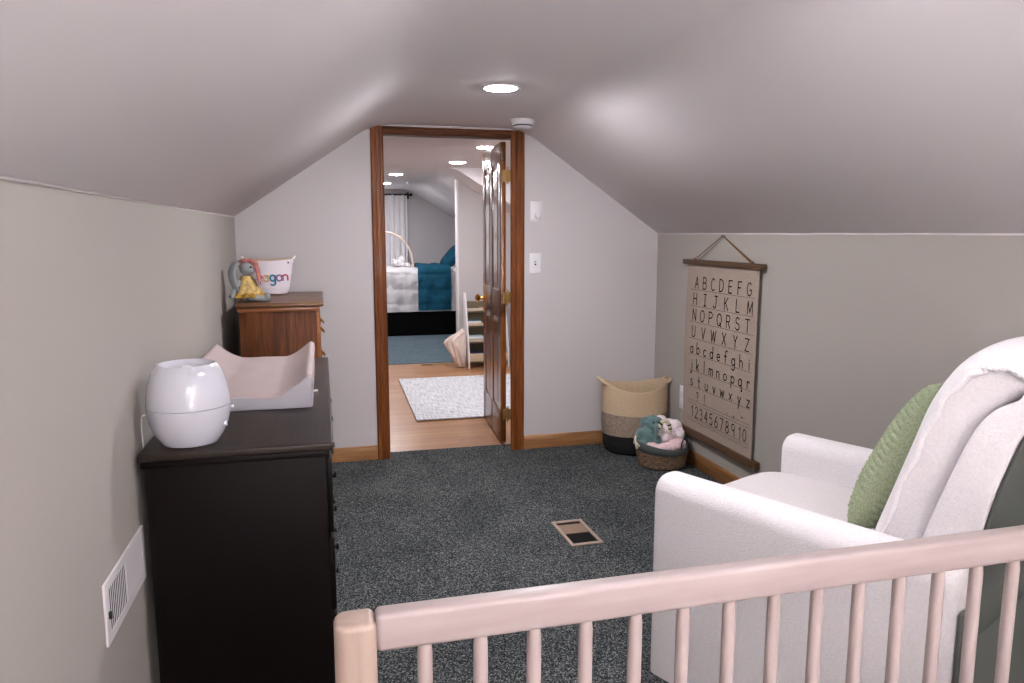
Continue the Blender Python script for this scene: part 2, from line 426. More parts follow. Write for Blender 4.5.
window('window_added_1', WX0, WX1, WZ0, WZ1, YB - 0.06, 'oakv', 'added unseen oak framed window behind the camera, for fill daylight', 0.06)  # unseen window, added to let fill light in from behind

# far room shell
bm = NB(); box(bm, (-0.72, YW, -0.03), (-0.62, YF + 0.1, 1.50)); struct('wall_left_far', bm, 'wall', 'low knee wall on the left of the far rooms', 'wall')
bm = NB(); box(bm, (2.5, YW, -0.03), (2.6, Y2 + 0.05, 2.12)); struct('wall_right_landing', bm, 'wall', 'right side wall of the landing behind the open door', 'wall')
bm = NB(); box(bm, (XR3 + 0.06, Y2, -0.03), (XR3 + 0.16, YF + 0.1, ZR3)); struct('wall_right_far', bm, 'wall', 'low knee wall at the head of the far bed', 'wall')
FX0, FX1, FZ0, FZ1 = 0.28, 1.02, 0.85, 1.93
bm = NB()
box(bm, (-0.72, YF, -0.03), (FX0, YF + 0.1, 2.15)); box(bm, (FX1, YF, -0.03), (2.55, YF + 0.1, 2.15))
box(bm, (FX0, YF, -0.03), (FX1, YF + 0.1, FZ0)); box(bm, (FX0, YF, FZ1), (FX1, YF + 0.1, 2.15))
struct('wall_far', bm, 'wallend', 'gable wall with curtained window behind the far bed', 'wall')
window('window_2', FX0, FX1, FZ0, FZ1, YF + 0.05, 'oakv', 'bright oak framed window behind the white curtain', 0.07)
bm = NB()
for a, b in (((FX0 - .06, FZ0 - .06), (FX0, FZ1 + .06)), ((FX1, FZ0 - .06), (FX1 + .06, FZ1 + .06)), ((FX0, FZ1), (FX1, FZ1 + .06)), ((FX0, FZ0 - .06), (FX1, FZ0))):
    box(bm, (a[0], YF - .016, a[1]), (b[0], YF, b[1]), .004)
struct('trim_3', bm, 'oakv', 'oak casing round the far window', 'trim')
# partition between landing and bedroom
PX, PY = 1.452, 8.2
def zslope(x): return ZC - (x - CXR - 0.06) * (ZC - ZR3) / (XR3 - CXR)
bm = NB(); prism(bm, [(PX + .016, -0.03), (2.38, -0.03), (2.38, zslope(2.38) + .02), (PX + .016, zslope(PX) + .02)], 'y', PY, PY + 0.1)
struct('wall_partition', bm, 'wallend', 'short partition wall behind the white bookshelf', 'wall')
bm = NB(); box(bm, (PX - 0.004, PY - .004, 0), (PX + .0155, PY + 0.104, zslope(PX) + .012), .003); struct('trim_4', bm, 'white_paint', 'white edge strip on the partition wall end', 'trim')

# baseboards
bm = NB(); box(bm, (XL, YE - .013, 0), (0.310, YE, .093), .004); struct('baseboard_end_left', bm, 'basex', 'oak baseboard left of the doorway', 'baseboard')
bm = NB(); box(bm, (1.277, YE - .013, 0), (XR, YE, .093), .004); struct('baseboard_end_right', bm, 'basex', 'oak baseboard between doorway and corner baskets', 'baseboard')
bm = NB(); box(bm, (XR - .013, YB, 0), (XR, YE - .013, .093), .004); struct('baseboard_right', bm, 'basey', 'oak baseboard under the alphabet chart', 'baseboard')
bm = NB(); prism(bm, [(xw(YB), YB), (XL, YE - .014), (XL + .013, YE - .014), (xw(YB) + .013, YB)], 'z', 0, .093); struct('baseboard_left', bm, 'basey', 'oak baseboard behind the dark dresser', 'baseboard')
# painted beads where slope meets knee wall
bm = NB(); tube(bm, [(xw(YB + i * (YE - YB) / 40) + .001, YB + i * (YE - YB) / 40, ZL - .003 + .0025 * noise.noise((0, i * .7, 3))) for i in range(41)], .0035, 8); struct('trim_1', bm, 'ceil', 'thin painted bead along the top of the left knee wall', 'trim')
bm = NB(); tube(bm, [(XR - .001, YB + i * (YE - YB) / 40, ZR - .001 + .0025 * noise.noise((5, i * .7, 3))) for i in range(41)], .003, 8); struct('trim_2', bm, 'ceil', 'thin painted bead along the top of the right knee wall', 'trim')

# door frame (fluted casing + jambs)
def casing_profile(w):
    return [(0, 0), (0, .012), (.006, .018), (w * .28, .0185), (w * .32, .0155), (w * .38, .0155), (w * .42, .019), (w * .62, .019), (w * .66, .0155), (w * .72, .0155), (w * .76, .0185), (w - .006, .018), (w, .012), (w, 0)]
CLo, CLi, CRi, CRo, ZCo, ZCi = 0.3113, 0.3863, 1.186, 1.2757, 2.0762, 2.03
frame = T('door_frame', 'oak casing and jambs around the doorway in the gable wall', 'door frame', ((CLo + CRo) / 2, YE, 0), kind='structure')
fx = (CLo + CRo) / 2
bm = NB(); prism(bm, [(CLo - fx + a, -b) for a, b in casing_profile(CLi - CLo)], 'z', 0, ZCo); O('casing', bm, 'oakv', frame)
bm = NB(); prism(bm, [(CRi - fx + a, -b) for a, b in casing_profile(CRo - CRi)], 'z', 0, ZCo); O('casing', bm, 'oakv', frame)
bm = NB(); prism(bm, [(-b, ZCi + a) for a, b in casing_profile(ZCo - ZCi)], 'x', CLi - fx, CRi - fx); O('head_casing', bm, 'oakh', frame)
bm = NB(); box(bm, (HL + .002 - fx, 0.0, 0), (CLi + .004 - fx, YW + .004 - YE, ZCi + .02), .002); O('jamb', bm, 'oakv', frame)
bm = NB(); box(bm, (1.226 - fx, 0.0, 0), (HR - .002 - fx, YW + .004 - YE, ZCi + .02), .002); O('jamb', bm, 'oakv', frame)
bm = NB(); box(bm, (CLi - fx, 0.0, ZCi + .004), (1.226 - fx, YW + .004 - YE, HT - .002), .002); O('jamb', bm, 'oakh', frame)

# door leaf, opened a little past square into the landing; local: x = thickness (0 .. .035), y along the leaf
door = T('door_1', 'varnished oak panel door standing open into the landing', 'door', (1.157, 4.885, 0.012), R(-3.4), kind='structure')
DW, DH, DT = 0.79, 2.012, 0.035
bm = NB()
box(bm, (.007, .002, .002), (DT - .007, DW - .002, DH - .002))
st = 0.105
rails = [(0, .22), (.86, 1.04), (DH - .13, DH)]
for y0, y1 in ((0, st), (DW / 2 - .05, DW / 2 + .05), (DW - st, DW)): box(bm, (0, y0, 0), (DT, y1, DH), .0025)
for z0, z1 in rails: box(bm, (0, 0, z0), (DT, DW, z1), .0025)
O('door_leaf', bm, 'door', door)
for y0, y1 in ((st, DW / 2 - .05), (DW / 2 + .05, DW - st)):
    for z0, z1 in ((.22, .86), (1.04, DH - .13)):
        bm = NB()
        for s in (0, 1):
            a, b = (0.0075, 0.0015) if s == 0 else (DT - .0075, DT - .0015)
            o_ = [(y0 + .012, z0 + .012), (y1 - .012, z0 + .012), (y1 - .012, z1 - .012), (y0 + .012, z1 - .012)]
            i_ = [(y0 + .045, z0 + .045), (y1 - .045, z0 + .045), (y1 - .045, z1 - .045), (y0 + .045, z1 - .045)]
            A = [bm.verts.new((a, *p)) for p in o_]; B = [bm.verts.new((b, *p)) for p in i_]
            bm.faces.new(B)
            for k in range(4): bm.faces.new((A[k], A[(k + 1) % 4], B[(k + 1) % 4], B[k]))
        bmesh.ops.recalc_face_normals(bm, faces=bm.faces[:])
        O('door_panel', bm, 'door', door, smooth=0)
KZ = .935
for s in (-1, 1):
    bm = NB(); m0 = 0 if s < 0 else DT
    prof = [(0, 0), (.034, 0), (.034, .004), (.028, .008), (.014, .01), (.0115, .03), (.016, .036), (.027, .044), (.030, .055), (.026, .066), (.014, .072), (0, .073)]
    lathe(bm, prof, 28); xf(bm, bm.verts[:], Matrix.Translation((m0, DW - .065, KZ)) @ Matrix.Rotation(s * PI / 2, 4, 'Y'))
    O('knob', bm, 'brass', door)
bm = NB(); box(bm, (-.0012, DW - .11, KZ - .11), (.0005, DW - .02, KZ + .11), .0005); O('knob_plate', bm, 'brassdull', door)
bm = NB(); box(bm, (DT / 2 - .012, DW - .0005, KZ - .03), (DT / 2 + .012, DW + .001, KZ + .03)); O('latch_plate', bm, 'brass', door)
for z0 in (1.755, 0.955, .155):
    bm = NB(); tube(bm, [(DT + .010, -.006, z0 - .012), (DT + .010, -.006, z0 + .09)], .0065, 12)
    for q in range(3): box(bm, (DT - .028 + .006, -.0025, z0 + .002), (DT + .012, .0, z0 + .078))
    box(bm, (DT + .012, -.004, z0 + .002), (DT + .032, -.001, z0 + .078))
    ball(bm, (DT + .010, -.006, z0 + .093), .006, 2)
    O('hinge', bm, 'brassdull', door)

# ------------------------------------------------------------------ ceiling lamps
def lamp(x, y, label, mat='lamp', r=.078):
    t = T('ceiling_light', label, 'ceiling light', (x, y, ZC), group='recessed ceiling lights')
    bm = NB(); lathe(bm, [(r - .006, -.001), (r - .004, -.005), (r + .008, -.006), (r + .014, -.003), (r + .014, 0.0)], 48); O('trim_ring', bm, 'white', t)
    bm = NB(); lathe(bm, [(0, -.011), (r * .5, -.010), (r * .85, -.007), (r - .005, -.003), (r - .005, -.001), (0, -.001)], 48); O('diffuser', bm, mat, t)
    return t
lamp(0.818, 3.445, 'round recessed ceiling light of the near room in front of the doorway')
lamp(0.80, 1.60, 'round recessed ceiling light above the armchair', 'lamp_near')
lamp(1.262, 5.79, 'round ceiling light just beyond the doorway beside the open door', 'lamp_far')
lamp(1.262, 7.06, 'round ceiling light in the middle of the landing ceiling', 'lamp_far')
lamp(0.845, 8.64, 'round ceiling light near the foot of the far bed', 'lamp_far')
lamp(0.85, 10.21, 'round ceiling light closest to the far window', 'lamp_far')
bm = NB(); lathe(bm, [(0, -.028), (.045, -.028), (.058, -.02), (.062, -.004), (.062, 0), (0, 0)], 32)
O('smoke_detector', bm, 'white', loc=(1.17, 9.93, ZC), label='small smoke detector on the far bedroom ceiling', cat='smoke detector')
sd = T('smoke_detector', 'white round smoke detector above the right corner of the door frame', 'smoke detector', (1.163, 4.35, ZC - .004))
bm = NB(); lathe(bm, [(0, -.030), (.058, -.030), (.066, -.024), (.070, -.008), (.074, -.004), (.074, .002), (0, .002)], 40); O('body', bm, 'white', sd)
bm = NB(); lathe(bm, [(0, -.048), (.035, -.048), (.052, -.044), (.058, -.038), (.056, -.036), (0, -.036)], 40); O('cap', bm, 'white', sd)
bm = NB(); lathe(bm, [(.050, -.038), (.054, -.036), (.054, -.028), (.05, -.028)], 40); O('vent_slots', bm, 'dark', sd)

FILL = T('fill_uplight', 'added unseen white uplight behind the camera, fill for the ceiling', 'floor lamp', (.80, -2.35, 0))  # unseen uplight, added to brighten the sloped ceiling
bm = NB(); lathe(bm, [(0, 0), (.14, 0), (.145, .008), (.14, .018), (.03, .03), (0, .03)], 40); O('base', bm, 'white', FILL)
bm = NB(); tube(bm, [(0, 0, .02), (0, 0, .92)], .012, 12); O('pole', bm, 'white', FILL)
bm = NB(); lathe(bm, [(0, .90), (.05, .91), (.12, .94), (.165, .985), (.160, .990), (.115, .955), (.05, .925), (0, .92)], 48); O('fill_bowl', bm, 'white', FILL)
bm = NB(); lathe(bm, [(0, .998), (.10, .994), (.14, .985), (.14, .975), (0, .972)], 40); O('bulb', bm, emit('fill_bulb', (0.98, 0.97, 1.0, 1), FILL_UPL), FILL)

# ------------------------------------------------------------------ switches, outlet, vents
sw = T('dimmer_switch', 'white rotary dimmer right of the door frame, above the toggle switch', 'light switch', (1.356, YE, 1.574))
bm = NB(); box(bm, (-.04, -.006, -.066), (.04, 0, .066), .004); O('cover_plate', bm, 'white', sw)
bm = NB(); box(bm, (-.030, -.010, -.052), (.0285, -.005, .052), .003); O('insert', bm, 'white', sw)
bm = NB(); lathe(bm, [(0, .022), (.017, .022), (.020, .018), (.021, 0), (0, 0)], 28); xf(bm, bm.verts[:], Matrix.Translation((.006, -.009, -.022)) @ Matrix.Rotation(PI / 2, 4, 'X')); O('knob', bm, 'white', sw)
sw = T('toggle_switch', 'white toggle switch right of the door frame, below the dimmer', 'light switch', (1.352, YE, 1.243))
bm = NB(); box(bm, (-.04, -.006, -.066), (.04, 0, .066), .004); O('cover_plate', bm, 'white', sw)
bm = NB(); box(bm, (-.006, -.0065, -.013), (.006, -.004, .013)); O('slot', bm, 'dark', sw)
bm = NB(); box(bm, (-.004, -.018, -.004), (.004, -.004, .009), .001); O('toggle', bm, 'white', sw)
ou = T('wall_outlet', 'white outlet on the right wall behind the alphabet chart edge', 'outlet', (XR, 4.300, .395))
bm = NB(); box(bm, (-.006, -.038, -.075), (0, .038, .075), .003); O('cover_plate', bm, 'white', ou)
for dz in (-.03, .03):
    bm = NB(); box(bm, (-.009, -.016, dz - .02), (-.005, .016, dz + .02), .002); O('socket', bm, 'white', ou)

vt = T('wall_vent', 'white return air grille low on the left wall beside the dark dresser', 'vent', (xw(1.975), 1.975, .566), -WT)
bm = NB()   # local: x out of the wall, y along
for a, b in (((-.185, -.075), (-.160, .075)), ((.165, -.075), (.19, .075)), ((-.1605, -.075), (.1655, -.052)), ((-.1605, .052), (.1655, .075))): box(bm, (0, a[0], a[1]), (.006, b[0], b[1]), .0015)
box(bm, (0, .0, -.055), (.0052, .17, .055)); O('frame', bm, 'white_paint', vt, smooth=0)
bm = NB(); box(bm, (.0005, -.1605, -.0525), (.0036, .0, .0525)); O('backing', bm, 'dark', vt)
for i in range(11):
    y = -.154 + i * .0145
    bm = NB(); prism(bm, [(.0035, y), (.0044, y + .0005), (.0044, y + .0052), (.0035, y + .0056)], 'z', -.052, .052); O('louver', bm, 'white_paint', vt)
bm = NB(); box(bm, (.007, -.176, -.012), (.014, -.168, .006), .002); O('damper_lever', bm, 'black', vt)

fv = T('floor_vent', 'beige metal floor register set in the charcoal carpet', 'vent', (1.152, 3.285, 0), R(1.5))
W2, L2 = .08, .152
bm = NB()
for a, b in (((-W2, -L2), (-W2 + .018, L2)), ((W2 - .018, -L2), (W2, L2)), ((-W2 + .0175, -L2), (W2 - .0175, -L2 + .024)), ((-W2 + .0175, L2 - .024), (W2 - .0175, L2))): box(bm, (a[0], a[1], 0), (b[0], b[1], .007), .002)
O('frame', bm, plain('vent_beige', (166, 146, 132), 0.45), fv)
bm = NB(); box(bm, (-W2 + .01, -L2 + .01, .0005), (W2 - .01, L2 - .01, .0015)); O('duct_opening', bm, 'dark', fv)
bm = NB(); box(bm, (-W2 + .018, -.01, .001), (W2 - .018, L2 - .05, .005), .001); O('damper_plate', bm, plain('vent_brown', (140, 116, 98), 0.5), fv)
fv = T('floor_vent', 'tan register in the oak floor at the edge of the blue carpet', 'vent', (1.17, 8.137, -.004), 0)
bm = NB()
for a, b in (((-.15, -.05), (-.135, .05)), ((.135, -.05), (.15, .05)), ((-.135, -.05), (.135, -.036)), ((-.135, .036), (.135, .05)), ((-.01, -.036), (.01, .036))): box(bm, (a[0], a[1], 0), (b[0], b[1], .006), .001)
O('frame', bm, plain('vent_tan', (170, 140, 108), 0.45), fv)
for i in range(12):
    x = .02 + i * .0097
    bm = NB(); box(bm, (x, -.036, .001), (x + .004, .036, .005)); O('slat', bm, 'brassdull', fv)
bm = NB(); box(bm, (-.136, -.04, .0003), (.136, .04, .0012)); O('duct_opening', bm, 'dark', fv)

# ------------------------------------------------------------------ dark dresser
DR = T('dresser', 'long espresso brown dresser along the left wall under the humidifier', 'dresser', (-.228, 2.845, 0))
dx0, dx1, dy0, dy1 = -.266, .244, -.722, .805        # top slab, local
bm = NB(); box(bm, (dx0, dy0, .826), (dx1, dy1, .85), .006, 3); O('top', bm, 'espresso_top', DR)
bm = NB(); box(bm, (dx0 + .014, dy0 + .012, .05), (dx1 - .022, dy1 - .012, .826), .003)
box(bm, (dx0 + .003, dy0 + .006, .808), (dx1 - .012, dy1 - .006, .826), .004)
O('body', bm, 'espresso', DR)
bm = NB(); box(bm, (dx0 + .004, dy0 + .006, 0), (dx1 - .016, dy1 - .006, .07), .004); O('plinth', bm, 'espresso', DR)
for r_ in range(3):
    for c_ in range(2):
        y0 = dy0 + .03 + c_ * .735; z0 = .095 + r_ * .238
        bm = NB(); box(bm, (dx1 - .024, y0, z0), (dx1 - .006, y0 + .725, z0 + .225), .005); d = O('drawer', bm, 'espresso', DR)
        for ky in (.19, .535):
            bm = NB(); lathe(bm, [(0, .014), (.009, .0135), (.012, .010), (.010, .007), (.006, .005), (.007, 0), (0, 0)], 16)
            xf(bm, bm.verts[:], Matrix.Translation((dx1 - .006, y0 + ky, z0 + .115)) @ Matrix.Rotation(PI / 2, 4, 'Y')); O('knob', bm, 'black', d)

# humidifier
HM = T('humidifier', 'round glossy white humidifier on the near end of the dark dresser', 'humidifier', (-.375, 2.225, .85))
HM.scale = (.93, .93, .975)
bm = NB()
prof = [(0, 0.001), (.070, 0.001), (.080, .004), (.098, .030), (.112, .062), (.1185, .095), (.1195, .112)]
lathe(bm, prof + [(0.110, .112), (0, .112)], 64); O('base', bm, 'white_gloss', HM)
bm = NB(); lathe(bm, [(0, .1135), (.110, .1135), (.1193, .1135), (.1175, .140), (.1115, .175), (.102, .205), (.090, .226), (.083, .233), (.078, .2325), (.074, .226), (.070, .219), (.04, .216), (0, .216)], 64); O('tank', bm, 'white_gloss', HM)
bm = NB(); lathe(bm, [(0, .224), (.012, .224), (.016, .220), (.017, .214), (0, .214)], 24); O('mist_nozzle', bm, 'white', HM)
bm = NB(); box(bm, (.106, .03, .088), (.125, .048, .097), .002); O('spout', bm, 'white_gloss', HM)
bm = NB(); lathe(bm, [(0, .012), (.007, .011), (.008, 0), (0, 0)], 14); xf(bm, bm.verts[:], Matrix.Translation((.100, -.035, .058)) @ Matrix.Rotation(PI / 2, 4, 'Y')); O('dial', bm, 'white_gloss', HM)
def bez(ctrl, n=30):
    """Catmull-Rom through points"""
    P = [Vector(c) for c in ctrl]; P = [P[0] * 2 - P[1]] + P + [P[-1] * 2 - P[-2]]; out = []
    for i in range(1, len(P) - 2):
        for k in range(n // (len(P) - 3) + 1):
            t = k / (n // (len(P) - 3) + 1); a, b, c, d = P[i - 1], P[i], P[i + 1], P[i + 2]
            out.append(0.5 * (2 * b + (c - a) * t + (2 * a - 5 * b + 4 * c - d) * t * t + (3 * b - a - 3 * c + d) * t ** 3))
    out.append(P[-2]); return out
cx, cy = -.375, 2.225
bm = NB(); tube(bm, [(a / .93 - cx / .93, b / .93 - cy / .93, c / .975) for a, b, c in [tuple(q) for q in bez([(-.468, 2.225, .080), (-.494, 2.222, .084), (-.5005, 2.225, .06), (-.5005, 2.235, -.02), (-.496, 2.30, -.30), (-.496, 2.26, -.70), (-.494, 2.16, -.79), (-.486, 2.09, -.842)], 60)]], .0022, 8); O('power_cord', bm, 'white', HM)

# changing pad
CP = T('changing_pad', 'blush contoured changing pad with raised sides on the dark dresser', 'changing pad', (-.252, 2.995, .85))
def padtop(u):      # cross-section height across the pad, u in -1..1
    a = abs(u); return .050 + .062 * max(0, (a - .42) / .5) ** 1.5 if a < .92 else .050 + .062 * (1 - ((a - .92) / .08) ** 2 * .12)
PW, PL = .208, .415
bm = NB(); us = [-1 + 2 * i / 40 for i in range(41)]
poly = [(u * PW, padtop(u) - .004) for u in us] + [(PW * 1.0, .004), (PW * .96, 0), (-PW * .96, 0), (-PW, .004)]
prism(bm, poly, 'y', -PL, PL, bev=.006); O('cushion', bm, 'padside', CP)
bm = NB()
def fpad(i, j):
    u = -1 + 2 * i; v = -PL + 2 * PL * j
    x = u * (PW + .001); z = padtop(u) + .002 + .0025 * noise.noise((u * 3, v * 7, 1))
    lip = max(0, abs(v) / PL - .965) / .035
    z -= .012 * lip ** 2
    v -= .004 * math.sin(u * 5) * (1 if j < .02 else 0)
    return (x, v, z)
fs = grid(bm, 61, 61, fpad)
def fside(s):
    def f(i, j):
        v = -PL + 2 * PL * i; dep = .048 + .010 * math.sin(v * 9 + s)
        top = padtop(1) + .002 - .012 * (max(0, abs(v) / PL - .965) / .035) ** 2
        return (s * (PW + .001 + .002 * math.sin(j * PI) + .0015 * noise.noise((v * 20, j * 3, s))), v, top - dep * j)
    return f
for s in (-1, 1): grid(bm, 61, 6, fside(s))
bmesh.ops.remove_doubles(bm, verts=bm.verts[:], dist=.0004)
solid(bm, bm.faces[:], .002); O('cover', bm, 'pad', CP, smooth=60)
bm = NB(); tube(bm, [(PW + .002 + .014 * math.sin(a) , -PL + .05 + .012 * (1 - math.cos(a)), .045 + .004 * math.sin(2 * a)) for a in [i * PI / 10 for i in range(11)]], .0025, 8); O('strap_loop', bm, 'white', CP)

# ------------------------------------------------------------------ cherry chest beyond the dresser
CH = T('wooden_chest', 'tall reddish brown wooden chest of drawers in the corner left of the doorway', 'chest of drawers', (-.205, 4.29, 0))
bm = NB(); box(bm, (-.215, -.385, 1.068), (.208, .36, 1.09), .007, 3); O('top', bm, ['chest_top'], CH)
bm = NB(); box(bm, (-.2, -.368, .05), (.172, .35, 1.048), .003); O('body', bm, 'chest', CH)
bm = NB(); box(bm, (-.206, -.376, 1.046), (.19, .355, 1.0675), .005); O('cornice', bm, 'chest_edge', CH)
bm = NB(); box(bm, (-.205, -.372, 0), (.182, .352, .06), .004); O('plinth', bm, 'chest', CH)
bm = NB(); prism(bm, [(.172, -.368), (.186, -.368), (.190, -.360), (.186, -.350), (.172, -.35)], 'z', .06, 1.046); O('corner_post', bm, 'chest_edge', CH)
for r_ in range(5):
    z0 = .085 + r_ * .19
    bm = NB(); box(bm, (.170, -.345, z0), (.188, .335, z0 + .178), .005); d = O('drawer', bm, 'chest_edge', CH)
    for ky in (-.22, .2):
        bm = NB(); box(bm, (.188, ky - .045, z0 + .07), (.1905, ky + .045, z0 + .11), .001); tube(bm, [(.19, ky - .036, z0 + .095), (.206, ky - .03, z0 + .078), (.208, ky, z0 + .072), (.206, ky + .03, z0 + .078), (.19, ky + .036, z0 + .095)], .004, 8); O('pull', bm, 'brass', d)

# ------------------------------------------------------------------ stroke lettering
def arc(cx, cy, rx, ry, a0, a1, n=12): return [(cx + rx * math.cos(R(a0 + (a1 - a0) * i / n)), cy + ry * math.sin(R(a0 + (a1 - a0) * i / n))) for i in range(n + 1)]
G = {
 'A': [[(0, 0), (.3, 1), (.6, 0)], [(.11, .36), (.49, .36)]],
 'B': [[(0, 0), (0, 1), (.28, 1)] + arc(.28, .77, .24, .23, 90, -90) + [(0, .54)], [(.28, .54)] + arc(.3, .27, .28, .27, 90, -90) + [(0, 0)]],
 'C': [arc(.33, .5, .33, .5, 50, 310, 20)],
 'D': [[(0, 0), (0, 1), (.2, 1)] + arc(.2, .5, .4, .5, 90, -90, 18) + [(0, 0)]],
 'E': [[(.5, 1), (0, 1), (0, 0), (.5, 0)], [(0, .52), (.42, .52)]],
 'F': [[(.5, 1), (0, 1), (0, 0)], [(0, .52), (.4, .52)]],
 'G': [arc(.33, .5, .33, .5, 50, 330, 20) + [(.64, .45), (.38, .45)]],
 'H': [[(0, 0), (0, 1)], [(.55, 0), (.55, 1)], [(0, .52), (.55, .52)]],
 'I': [[(.2, 0), (.2, 1)], [(.02, 1), (.38, 1)], [(.02, 0), (.38, 0)]],
 'J': [[(.42, 1)] + [(.42, .25)] + arc(.22, .22, .2, .22, 0, -170), [(.2, 1), (.6, 1)]],
 'K': [[(0, 0), (0, 1)], [(.52, 1), (0, .45)], [(.16, .6), (.55, 0)]],
 'L': [[(0, 1), (0, 0), (.48, 0)]],
 'M': [[(0, 0), (.05, 1), (.36, .15), (.66, 1), (.72, 0)]],
 'N': [[(0, 0), (0, 1), (.55, 0), (.55, 1)]],
 'O': [arc(.35, .5, .35, .5, 90, 450, 24)],
 'P': [[(0, 0), (0, 1), (.28, 1)] + arc(.28, .74, .26, .26, 90, -90) + [(0, .48)]],
 'Q': [arc(.35, .5, .35, .5, 90, 450, 24), [(.42, .25), (.68, -.05)]],
 'R': [[(0, 0), (0, 1), (.28, 1)] + arc(.28, .75, .25, .25, 90, -90) + [(0, .5)], [(.25, .5), (.56, 0)]],
 'S': [arc(.28, .76, .24, .24, 30, 270, 14) + arc(.28, .26, .27, .26, 90, -150, 14)],
 'T': [[(0, 1), (.6, 1)], [(.3, 1), (.3, 0)]],
 'U': [[(0, 1), (0, .28)] + arc(.27, .28, .27, .28, 180, 360) + [(.54, 1)]],
 'V': [[(0, 1), (.3, 0), (.6, 1)]],
 'W': [[(0, 1), (.2, 0), (.42, .9), (.64, 0), (.84, 1)]],
 'X': [[(0, 0), (.56, 1)], [(0, 1), (.56, 0)]],
 'Y': [[(0, 1), (.28, .5), (.56, 1)], [(.28, .5), (.28, 0)]],
 'Z': [[(0, 1), (.55, 1), (0, 0), (.55, 0)]],
 'a': [arc(.22, .27, .22, .27, 60, 420, 18), [(.44, .55), (.44, 0)]],
 'b': [[(0, 1), (0, 0)], arc(.22, .27, .22, .27, 180, 540, 18)],
 'c': [arc(.23, .27, .23, .27, 50, 310, 14)],
 'd': [arc(.22, .27, .22, .27, 0, 360, 18), [(.44, 1), (.44, 0)]],
 'e': [[(.02, .28), (.44, .28)] + arc(.23, .27, .22, .27, 5, 310, 16)],
 'f': [arc(.32, .82, .16, .18, 40, 180) + [(.16, 0)], [(0, .54), (.34, .54)]],
 'g': [arc(.22, .27, .22, .27, 60, 420, 18), [(.44, .55), (.44, -.2)] + arc(.22, -.2, .22, .18, 0, -150)],
 'h': [[(0, 1), (0, 0)], [(0, .3)] + arc(.2, .33, .2, .22, 180, 0) + [(.4, 0)]],
 'i': [[(.05, .55), (.05, 0)], [(.03, .74), (.07, .78)]],
 'j': [[(.24, .55), (.24, -.2)] + arc(.08, -.2, .16, .16, 0, -140), [(.22, .74), (.26, .78)]],
 'k': [[(0, 1), (0, 0)], [(.36, .55), (0, .22)], [(.12, .32), (.38, 0)]],
 'l': [[(.05, 1), (.05, 0)]],
 'm': [[(0, .55), (0, 0)], [(0, .3)] + arc(.15, .36, .15, .19, 180, 0) + [(.3, 0)], [(.3, .3)] + arc(.45, .36, .15, .19, 180, 0) + [(.6, 0)]],
 'n': [[(0, .55), (0, 0)], [(0, .3)] + arc(.2, .34, .2, .21, 180, 0) + [(.4, 0)]],
 'o': [arc(.23, .27, .23, .27, 90, 450, 18)],
 'p': [[(0, .55), (0, -.4)], arc(.22, .27, .22, .27, 180, 540, 18)],
 'q': [arc(.22, .27, .22, .27, 0, 360, 18), [(.44, .55), (.44, -.4), (.54, -.32)]],
 'r': [[(0, .55), (0, 0)], [(0, .32)] + arc(.18, .35, .18, .2, 180, 40)],
 's': [arc(.18, .41, .16, .14, 40, 270, 10) + arc(.18, .135, .17, .135, 90, -150, 10)],
 't': [[(.14, .9), (.14, .1)] + arc(.26, .1, .12, .1, 180, 290, 6), [(0, .55), (.3, .55)]],
 'u': [[(0, .55), (0, .2)] + arc(.2, .2, .2, .2, 180, 360) + [(.4, .55)], [(.4, .3), (.4, 0)]],
 'v': [[(0, .55), (.2, 0), (.4, .55)]],
 'w': [[(0, .55), (.14, 0), (.3, .5), (.46, 0), (.6, .55)]],
 'x': [[(0, .55), (.4, 0)], [(.4, .55), (0, 0)]],
 'y': [[(0, .55), (.2, .05)], [(.42, .55), (.08, -.4)]],
 'z': [[(0, .55), (.38, .55), (0, 0), (.38, 0)]],
 '0': [arc(.24, .5, .24, .5, 90, 450, 20)],
 '1': [[(.05, .8), (.2, 1), (.2, 0)]],
 '2': [arc(.24, .74, .22, .26, 160, -20, 12) + [(0, 0), (.48, 0)]],
 '3': [arc(.22, .76, .2, .24, 150, -90, 12), arc(.22, .27, .25, .27, 90, -150, 14)],
 '4': [[(.34, 0), (.34, 1), (0, .34), (.5, .34)]],
 '5': [[(.44, 1), (.06, 1), (.04, .58)] + arc(.2, .32, .26, .32, 120, -140, 14)],
 '6': [[(.38, 1)] + arc(.3, .32, .3, .5, 120, 180, 6) + arc(.24, .28, .24, .28, 180, 540, 18)],
 '7': [[(0, 1), (.46, 1), (.14, 0)]],
 '8': [arc(.23, .76, .19, .24, -90, 270, 16), arc(.23, .26, .23, .26, 90, 450, 18)],
 '9': [arc(.24, .72, .23, .28, 0, 360, 18), [(.47, .72), (.4, 0)]],
 '?': [arc(.18, .8, .18, .2, 170, -60, 10) + [(.18, .5), (.18, .28)], [(.16, 0), (.2, .04)]],
 '!': [[(.05, 1), (.05, .3)], [(.03, 0), (.07, .04)]],
 '.': [[(.02, 0), (.08, .05)]], ',': [[(.08, .08), (.02, -.12)]], '-': [[(0, .3), (.36, .3)]],
}
